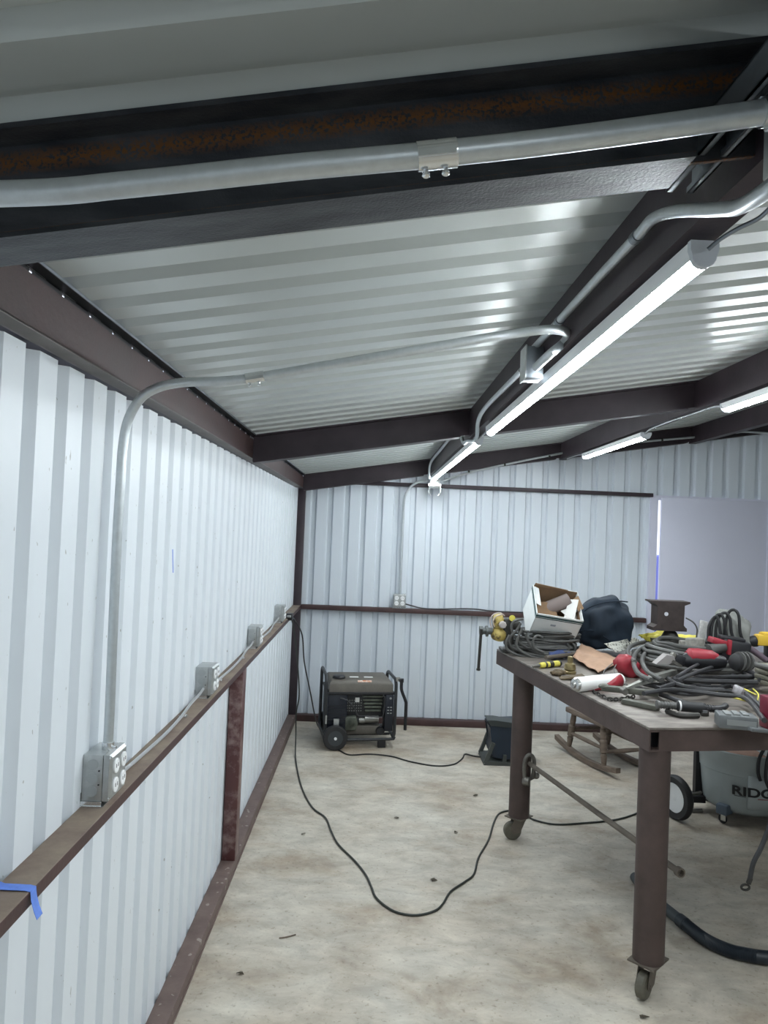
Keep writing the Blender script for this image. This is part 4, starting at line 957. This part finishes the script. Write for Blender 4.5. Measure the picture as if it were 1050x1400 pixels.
# spray can
a = T(788, 936, .033); c = T(848, 930, .033); sc = thing('spray_can', 'white and red spray can lying on its side near left table edge', 'can', a)
d = (c-a).normalized(); L = (c-a).length
b = MB(); b.lathe([(.012, -.004), (.014, 0), (.014, .006), (.026, .010), (.031, .018)], a-d*.02, d, seg=26); b.lathe([(.005, -.008), (.005, 0)], a-d*.02, d, seg=12); b.build('dome', M_shiny, sc, world=True)
b = MB(); b.lathe([(.031, .0), (.033, .003), (.033, L-.006), (.031, L)], a, d, seg=30); b.build('can_body', mat('white_can_print', (.74, .73, .72), .35), sc, world=True)
u_, w_ = basis(d)
b = MB()
ringz = []
for k in range(13):
    ang0 = math.pi*(.12+.75*k/12); ringz.append((ang0, .92-.72*(k/12)*(1 if k < 12 else 1), .95))
b.loft([[a+d*L*lo_+(V((0, 0, 1))*math.cos(an)+d.cross(V((0, 0, 1))).normalized()*math.sin(an))*.0336 for an, lo_, hi_ in ringz], [a+d*L*hi_+(V((0, 0, 1))*math.cos(an)+d.cross(V((0, 0, 1))).normalized()*math.sin(an))*.0336 for an, lo_, hi_ in ringz]], cap=False, closed=False)
b.build('red_print', M_red, sc, world=True, solid=.0006)

# red shield beside coil
b = MB(); q = T(858, 925, .0); b.blob(q+V((.0, 0, .05)), (.075, .05, .05), sub=3, rot=(0, 35, 0), amp=.22, fr=1.6, pw=.8, seed=3); b.blob(q+V((.06, -.01, .025)), (.06, .04, .025), sub=3, rot=(0, 20, 0), amp=.15, fr=1.6, pw=.8, seed=5)
tag(b.build('red_clamp_cover', M_red, world=True, ang=60), 'red plastic cover left of the big grey cable coil', 'cover')
b = MB(); b.tube([T(840, 905, .06), T(828, 915, .06), T(826, 922, .05), T(838, 932, .03), T(858, 936, .02)], .0028, seg=6); b.tube([T(846, 903, .06), T(840, 914, .06), T(842, 922, .05), T(856, 932, .03)], .0028, seg=6)
tag(b.build('wire_loop', M_lead, world=True), 'thin wire loops arching over the leather pad', 'wire')
# booklet, yellow folder
cloth('printed_booklet', ((826, 880, .10), (868, 872, .10), (886, 880, .05), (842, 892, .05)), 0, M_print, 'printed booklet lying between the navy bag and the steel block', 'booklet', amp=.003)
cloth('yellow_folder', ((873, 868, .14), (912, 862, .15), (905, 877, .11), (882, 874, .11)), 0, M_yelc, 'yellow sheet folded under the left of the steel block', 'folder', amp=.006, h=.012)
cloth('yellow_tray', ((925, 868, .12), (952, 870, .12), (952, 880, .09), (922, 878, .09)), 0, M_yelc, 'yellow sheet poking out right of the steel block', 'folder', amp=.004, h=.012)
b = MB(); q = T(950, 880, .16); b.box((q.x, q.y, ZT+.095), (.09, .05, .19), rot=(0, 0, 15), bev=.01); q = T(937, 880, .14); b.box((q.x, q.y, ZT+.078), (.06, .05, .155), rot=(0, 0, -10), bev=.006)
tag(b.build('paper_bundle', mat('grey_bundle', (.30, .29, .26), .8, var=.4, vscale=40), world=True), 'grey bundle between the steel block and the slim metal strip', 'bundle')
# I-section steel block
iy = 4.18
def ip(x, y, dy=0): return P(x, y, Y=iy+dy)
ib = thing('steel_block', 'rust brown I beam offcut with a hole standing behind the cable coil', 'steel block', ip(915, 882))
A = ip(888, 821); B = ip(941, 822); zt_ = (A.z+B.z)/2; zb_ = ip(915, 862).z; xa, xb = A.x, B.x; m_ = (xa+xb)/2; hw_ = (xb-xa)/2
dpt = .10
sec = [(-hw_, zt_), (hw_, zt_), (hw_, zt_-.010), (hw_*.72, zt_-.022), (hw_*.70, zb_+.035), (hw_*.80, zb_+.022), (hw_*.86, zb_+.018), (hw_*.86, zb_), (-hw_*.86, zb_), (-hw_*.86, zb_+.018), (-hw_*.78, zb_+.024), (-hw_*.66, zb_+.035), (-hw_*.66, zt_-.030), (-hw_*.85, zt_-.014), (-hw_, zt_-.008)]
mbk = mat('rust_brown_steel', (.075, .058, .055), .55, .4, var=.3, vscale=20)
b = MB(); b.prism(sec, (0, dpt, 0), (m_, iy-.03, 0)); b.build('web_block', mbk, ib, world=True)
b = MB(); b.cyl(ip(911, 839.5, -.031), ip(911, 839.5, -.034), .011, seg=20); b.build('hole', mat('pale_hole', (.55, .56, .60), .6), ib, world=True)
b = MB(); q = ip(918, 866); b.lathe([(.02, 0), (.035, -.01), (.045, -.03), (.055, -.05), (.055, -.062)], V((q.x, iy+.02, zb_)), seg=20); b.bx((q.x-.09, iy-.03, ZT), (q.x+.09, iy+.09, zb_-.055)); b.build('stub', M_dsteel, ib, world=True)
# aluminium strip with hole
b = MB(); q = T(960, 900, .0); p0 = P(956, 880, Y=4.0); p1 = P(967, 857, Y=4.05); 
b.box((p0+p1)/2-V((.012, -.008, .055)), (.045, .012, .27), rot=(-10, 12, 0), bev=.002); o = b.build('level_bar', mat('silver_white_bar', (.55, .54, .53), .4, .4, var=.25, vscale=60), world=True); tag(o, 'short silver metal bar with a slot, upright beside grey bag', 'bar')
b = MB(); b.tube([P(938, 845, Y=4.15), P(948, 851, Y=4.1), P(953, 860, Y=4.1), P(952, 872, Y=4.1)], .004, seg=6); tag(b.build('thin_wire', M_lead, world=True), 'thin wire curving from the steel block down to the metal bar', 'wire')

# big cable coil
bc_ = T(950, 922); bc2 = V((bc_.x, bc_.y, ZT))
b = MB()
cx = T(900, 925)
for k in range(6):
    b.tube(loops(V((T(945, 915).x, T(945, 915).y, ZT)), .30-.02*k, .34-.025*k, 2, .0115, .012+.020*k, .012, 40+k, .09), .0115, seg=8, sm=2)
for pts, h in ((((868, 905), (858, 895), (862, 884), (880, 878), (910, 874), (950, 873), (985, 878)), .09), (((890, 930), (872, 920), (866, 903), (872, 890), (893, 881), (930, 878), (965, 882)), .08), (((905, 930), (885, 918), (878, 902), (886, 890), (905, 884), (940, 881), (975, 887)), .075)):
    b.tube([T(x, y, h) for x, y in pts], .0115, seg=10, sm=5)
tag(b.build('welding_cable', M_lead, world=True), 'big grey welding cable coil spread over the middle of the table', 'cable')
b = MB()
rnd = random.Random(5)
for pts, h, r in ((((925, 928), (960, 918), (1000, 914), (1025, 918), (1040, 930)), .06, .011), (((900, 942), (940, 930), (985, 926), (1034, 925)), .05, .011), (((920, 928), (960, 931), (1000, 932), (1035, 933)), .06, .012), (((880, 935), (900, 940), (930, 948), (960, 948), (990, 940), (1010, 932)), .03, .010),
                  (((905, 922), (925, 935), (955, 942), (990, 944)), .05, .011), (((880, 948), (915, 943), (945, 945), (985, 950), (1020, 955), (1045, 985)), .045, .010), (((890, 935), (940, 938), (985, 943), (1015, 947)), .02, .009), (((870, 940), (905, 950), (940, 962), (965, 965)), .02, .010),
                  (((926, 925), (955, 908), (985, 897), (1012, 891)), .12, .0075), (((926, 930), (958, 917), (985, 908), (1004, 902)), .11, .0075), (((1000, 925), (1010, 918), (1020, 925), (1008, 940)), .03, .01)):
    b.tube([T(x, y, h) for x, y in pts], r, seg=8, sm=6)
for k in range(5):
    x = 890+28*k; b.tube([T(x, 925+rnd.uniform(-4, 4), .02), T(x+40, 935+rnd.uniform(-10, 8), .03), T(x+80, 928+rnd.uniform(-8, 12), .02)], .009, seg=8, sm=5)
b.tube([T(1020, 948, .05), T(1036, 962, .04), T(1046, 975, .02), T(1052, 990, -.0), T(1058, 1000, -.06)], .010, seg=8)
tag(b.build('lead_bundle', M_dlead, world=True), 'tangle of dark straight cables on the right of the table', 'cable')
# grey bag with black strap coils
gb = thing('tool_bag', 'grey canvas bag standing behind the red power tools', 'bag', T(1000, 895))
gy = 3.95
b = MB(); b.blob(P(1000, 857, Y=gy)-V((0, 0, .07)), (.095, .08, .155), sub=4, amp=.25, fr=1.8, seed=9, pw=.8); b.build('canvas', M_bag, gb, world=True, ang=60)
b = MB()
for k, (x0, x1, ytop) in enumerate(((968, 985, 843), (972, 992, 840), (978, 1000, 838), (990, 1012, 834))):
    b.tube([P(x0, 880, Y=gy-.10), P(x0+1, 858, Y=gy-.10), P(x0+6, ytop+4, Y=gy-.10), P((x0+x1)/2+3, ytop, Y=gy-.11), P(x1-2, ytop+8, Y=gy-.12), P(x1, 865, Y=gy-.12), P(x1+6, 880, Y=gy-.12)], .008, seg=8, sm=5)
tag(b.build('cord_coil', M_rub, world=True), 'black cord coil draped over the grey canvas bag', 'cord')

def tool_pos(x, y, h): return T(x, y, h)
# red and black cordless grinder-like tools
yA = 3.72
def tp(x, y, dy=0): return P(x, y, Y=yA+dy)
ct = thing('cordless_tool', 'red and black cordless tool with big battery beside the grey bag', 'power tool', tp(1000, 905))
b = MB(); b.box(tp(1003, 884)-V((0, 0, .02)), (.14, .09, .11), rot=(0, 8, -10), bev=.012); b.box(tp(1000, 873), (.12, .07, .02), rot=(0, 6, -10), bev=.006); b.build('battery', M_black, ct, world=True)
b = MB(); b.box(tp(982, 877), (.085, .08, .03), rot=(0, 12, -5), bev=.008); b.box(tp(994, 884, -.02), (.018, .07, .075), rot=(0, 4, 0), bev=.005); b.build('red_band', M_red, ct, world=True)
b = MB(); b.cyl(tp(970, 889, -.03), tp(990, 884, -.02), .028, seg=18); b.build('grip', M_lead, ct, world=True)
yA = 3.45
ct2 = thing('angle_grinder', 'red topped black power tool lying inside the big cable coil', 'power tool', tp(955, 915))
b = MB(); b.lathe([(.022, 0), (.034, .015), (.040, .05), (.040, .12), (.034, .17), (.026, .2)], tp(933, 902), (tp(985, 905)-tp(933, 902)), seg=20); b.box(tp(928, 902), (.05, .05, .05), rot=(0, 20, 0), bev=.008); b.build('body', M_black, ct2, world=True)
b = MB(); b.lathe([(.020, 0), (.036, .015), (.038, .06), (.034, .12), (.02, .15)], tp(938, 896), (tp(985, 900)-tp(938, 896)), seg=20); b.build('red_shell', M_red, ct2, world=True)
b = MB(); b.prism([(0, 0), (.05, .045), (.085, .04), (.09, .02), (.06, .0)], (0, .05, 0), tp(897, 908, -.03)); b.build('guard', mat('pale_pinkish_guard', (.42, .39, .38), .4, .5), ct2, world=True)
b = MB(); b.box(tp(921, 897, .0), (.03, .03, .03), rot=(0, 30, 0), bev=.003); b.box(tp(925, 907, -.03), (.05, .02, .012), rot=(0, 30, 0)); b.build('flange', M_steel, ct2, world=True)
# yellow drill
yA = 3.95
dr_ = thing('cordless_drill', 'yellow cordless drill with black chuck at right edge of table', 'power tool', tp(1040, 885))
b = MB(); b.lathe([(.018, 0), (.026, .02), (.03, .04), (.03, .06)], tp(1020, 877), (1, .1, .05), seg=18); b.build('chuck', M_black, dr_, world=True)
b = MB(); b.box(tp(1045, 875), (.10, .06, .06), bev=.012); b.box(tp(1052, 868), (.10, .05, .03), bev=.01); b.build('body', M_yelp, dr_, world=True)
g_ = tp(1054, 884); b = MB(); b.bx((g_.x-.03, g_.y-.025, ZT+.05), (g_.x+.03, g_.y+.025, g_.z+.02), bev=.008); b.build('grip', M_black, dr_, world=True)
b = MB(); b.bx((g_.x-.05, g_.y-.04, ZT), (g_.x+.06, g_.y+.04, ZT+.055), bev=.006); b.build('battery', M_black, dr_, world=True)
b = MB(); b.cyl(tp(1021, 883, -.1), tp(1048, 903, -.12), .016, seg=14); tag(b.build('purple_tube', mat('dull_purple_grey', (.16, .12, .15), .35, .3), world=True), 'dull purple grey tube lying below the yellow drill', 'tube')
# plug connector
yA = 3.35
pc = thing('cable_connector', 'big black cable connector head on right of the cable tangle', 'connector', tp(1018, 912))
b = MB(); b.lathe([(.016, 0), (.036, .012), (.042, .03), (.042, .07), (.034, .085), (.034, .10)], tp(1001, 905), (1, .3, -.05), seg=18); b.build('shell', M_rub, pc, world=True)
b = MB()
for k in range(3): b.lathe([(.044, 0), (.044, .006)], tp(1010+k*5, 904), (1, .3, -.05), seg=18)
b.build_each('ridge', M_lead, pc, world=True)
b = MB(); b.cyl(tp(1030, 908, -.02), tp(1060, 915, -.05), .012, seg=12); b.build('tail', M_lead, pc, world=True)
b = MB(); q = tp(1050, 922, .05)
for k in range(4): b.box(q+V((.03, 0, .035-.024*k)), (.12, .12, .020), rot=(0, 0, 5+3*k), bev=.004)
tag(b.build('wood_stack', M_grit, world=True), 'small stack of pale grey slats at the right edge of the table', 'stack')
# clamp & bars at front left
b = MB(); a = T(856, 942, .045); c = T(922, 921, .055); d = (c-a).normalized(); b.loft([[p+V((0, 0, z))+d.cross(V((0, 0, 1)))*w__ for w__, z in ((-ww, 0), (ww, 0), (ww*.8, tt), (-ww*.8, tt))] for p, ww, tt in ((a, .006, .008), (a.lerp(c, .35), .016, .02), (a.lerp(c, .6), .018, .024), (c, .016, .02))])
tag(b.build('ground_clamp', mat('silver_grey_clamp', (.33, .33, .30), .4, .5, var=.3, vscale=30), world=True), 'long silver grey clamp arm pointing toward the spray can', 'clamp')
b = MB(); b.cyl(T(853, 945, .04)-V((0, .02, 0)), T(853, 945, .04)+V((0, .02, 0)), .013, seg=14); tag(b.build('clamp_pivot', M_steel, world=True), 'round steel pivot nut at the tip of the silver clamp', 'nut')
b = MB(); a = T(822, 944, .02); c = T(900, 952, .02); d = (c-a).normalized(); 
b.box((a+c)/2+V((0, 0, .012)), ((c-a).length, .035, .024), rot=(0, 0, math.degrees(math.atan2(d.y, d.x))), bev=.003); b.lathe([(.022, 0), (.025, .004), (.025, .012), (.018, .018)], T(826, 941, .03), seg=12)
tag(b.build('steel_bar', mat('olive_grey_steel', (.12, .12, .10), .5, .4, var=.35, vscale=20), world=True), 'flat olive grey steel bar with a nut lying at front table edge', 'bar')
b = MB(); a = T(852, 958, .012); c = T(900, 968, .012); d = (c-a).normalized()
b.box((a+c)/2, ((c-a).length, .04, .02), rot=(0, 0, math.degrees(math.atan2(d.y, d.x))), bev=.003); tag(b.build('steel_bar', mat('olive_grey_steel', (.12, .12, .10), .5, .4), world=True), 'second shorter grey steel bar, below the bar with the nut', 'bar')
b = MB()
cp = [T(812, 946, .008), T(822, 951, .008), T(834, 956, .008), T(846, 956, .008), T(858, 954, .008), T(868, 952, .01)]
q = smooth(cp, 3)
for i, p in enumerate(q[:-1]):
    d = (q[i+1]-p).normalized(); u_, w_ = basis(d); s_ = u_ if i % 2 else w_
    ring = [p+d*.012*math.cos(a)+s_*.0075*math.sin(a) for a in [k*math.pi/5 for k in range(11)]]; b.tube(ring, .003, seg=6, sm=0)
tag(b.build('steel_chain', M_dsteel, world=True), 'short dark steel chain lying near front left table edge', 'chain')
# torch handle
a = T(897, 963, .035); c = T(962, 968, .03); d = (c-a).normalized(); L = (c-a).length
tg = thing('welding_torch', 'black welding torch handle with ribbed neck at the front table edge', 'torch', a)
b = MB(); b.lathe([(.014, 0), (.018, .003), (.018, .010), (.013, .012), (.013, L*.4)], a, d, seg=18)
for k in range(6): b.lathe([(.0155, 0), (.0155, .003)], a+d*(L*.10+k*.011), d, seg=16)
b.build('collar', M_lead, tg, world=True)
b = MB(); b.lathe([(.012, 0), (.020, .006), (.021, L*.55), (.017, L*.58)], a+d*L*.42, d, seg=20); b.build('grip', M_rub, tg, world=True)
b = MB(); b.lathe([(.0215, 0), (.0215, .006)], a+d*L*.47, d, seg=18); b.build('white_band', M_white, tg, world=True)
b = MB(); e0 = a+d*L
b.tube([e0, e0+d*.03, e0+d*.07+V((0, 0, .005)), e0+d*.10+V((0, .03, .01))], .013, seg=10)
for k in range(6): b.lathe([(.0155, 0), (.0155, .003)], e0+d*(.006+k*.010), d, seg=14)
b.build('strain_relief', M_black, tg, world=True)
b = MB(); b.box(T(963, 975, .012), (.03, .02, .02), bev=.003); b.tube([T(912, 972, .01), T(930, 978, .010), T(955, 978, .012)], .011, seg=8); b.build('trigger', M_dsteel, tg, world=True)
b = MB(); b.box(T(964, 973, .03), (.018, .006, .010)); b.build('metal_tip', M_zinc, tg, world=True)
# grey battery
gbt = thing('tool_battery', 'grey slide-in tool battery lying at the front right table edge', 'battery', T(1010, 985))
gc = T(1006, 985, .03); 
b = MB(); b.box(gc, (.135, .085, .05), rot=(0, 0, -14), bev=.006); b.build('case', M_gbat, gbt, world=True)
b = MB()
for k in range(3): b.box(gc+V((-.035+k*.033, -.0, .027)), (.022, .06, .008), rot=(0, 0, -14), bev=.002)
b.box(gc+V((.0, -.044, .0)), (.10, .004, .02), rot=(0, 0, -14)); b.build_each('rail', mat('mid_grey_plastic', (.2, .21, .21), .5), gbt, world=True)
b = MB(); b.box(gc+V((.055, -.045, -.018)), (.075, .05, .014), rot=(0, 6, 10), bev=.004); b.build('latch', M_gbat, gbt, world=True)
b = MB(); b.tube([T(965, 943, .04), T(990, 950, .04), T(1012, 956, .035), T(1033, 961, .03)], .0045, seg=6); b.tube([T(1034, 961, .03), T(1037, 950, .06), T(1030, 942, .06)], .003, seg=6); b.tube([T(1018, 942, .055), T(1034, 950, .05)], .003, seg=6)
tag(b.build('yellow_rod', M_yelc, world=True), 'thin yellow rod with bent end above the grey tool battery', 'rod')
b = MB(); b.box(T(1058, 975, .06), (.06, .10, .12), bev=.006); mo = b.build('maroon_case', M_maroon, world=True); tag(mo, 'dark maroon case at the far right edge of the table', 'case')
b = MB(); b.box(T(1012, 945, .03), (.05, .05, .04), rot=(10, 20, 30), bev=.006); tag(b.build('clear_wrapper', mat('crumpled_wrapper', (.42, .40, .42), .3, .3, var=.6, vscale=40), world=True), 'crumpled shiny wrapper behind the yellow rod', 'wrapper')

# ------------------------------------------------------------------ debris on the floor
for i, (x, y, l, s_) in enumerate((((392), 1281, 'thin pale twig on the concrete below the cord loop', 0), (329, 1331, 'dark curled leaf on the floor near the left baseboard', 1), (592, 1203, 'dry leaf on the floor inside the cord loop', 1), (543, 1118, 'small dark crumb on the floor behind the cord loop', 1), (623, 1138, 'pale chip on the floor left of the far table leg', 1), (650, 1088, 'dark leaf scrap on the floor near the blue blower', 1), (881, 1391, 'small black scrap on the floor by the near caster', 1), (415, 1140, 'tiny dark flake on the floor left of the cord curve', 1))):
    p = floorpt(x, y, .004); b = MB()
    if s_ == 0: b.tube([p+V((-.03, -.01, 0)), p, p+V((.035, .02, 0))], .0028, seg=6); nm, ct_ = 'twig', 'twig'
    else:
        rn = random.Random(i); n = 7; pts = [p+V((math.cos(k*2*math.pi/n)*rn.uniform(.006, .022), math.sin(k*2*math.pi/n)*rn.uniform(.004, .014), rn.uniform(-.002, .006))) for k in range(n)]
        b.loft([pts, [q+V((0, 0, .002)) for q in pts]]); nm, ct_ = 'leaf_scrap', 'leaf'
    tag(b.build(nm, M_leaf if s_ else M_wood, world=True), l, ct_)

# ------------------------------------------------------------------ light and colour
w = bpy.data.worlds.new('world'); SC.world = w; w.use_nodes = True
w.node_tree.nodes['Background'].inputs[0].default_value = (.80, .86, 1, 1); w.node_tree.nodes['Background'].inputs[1].default_value = 1.4
SC.view_settings.view_transform = 'Standard'; SC.view_settings.look = 'None'; SC.view_settings.gamma = 1; SC.view_settings.use_curve_mapping = False
SC.view_settings.exposure = 0.64
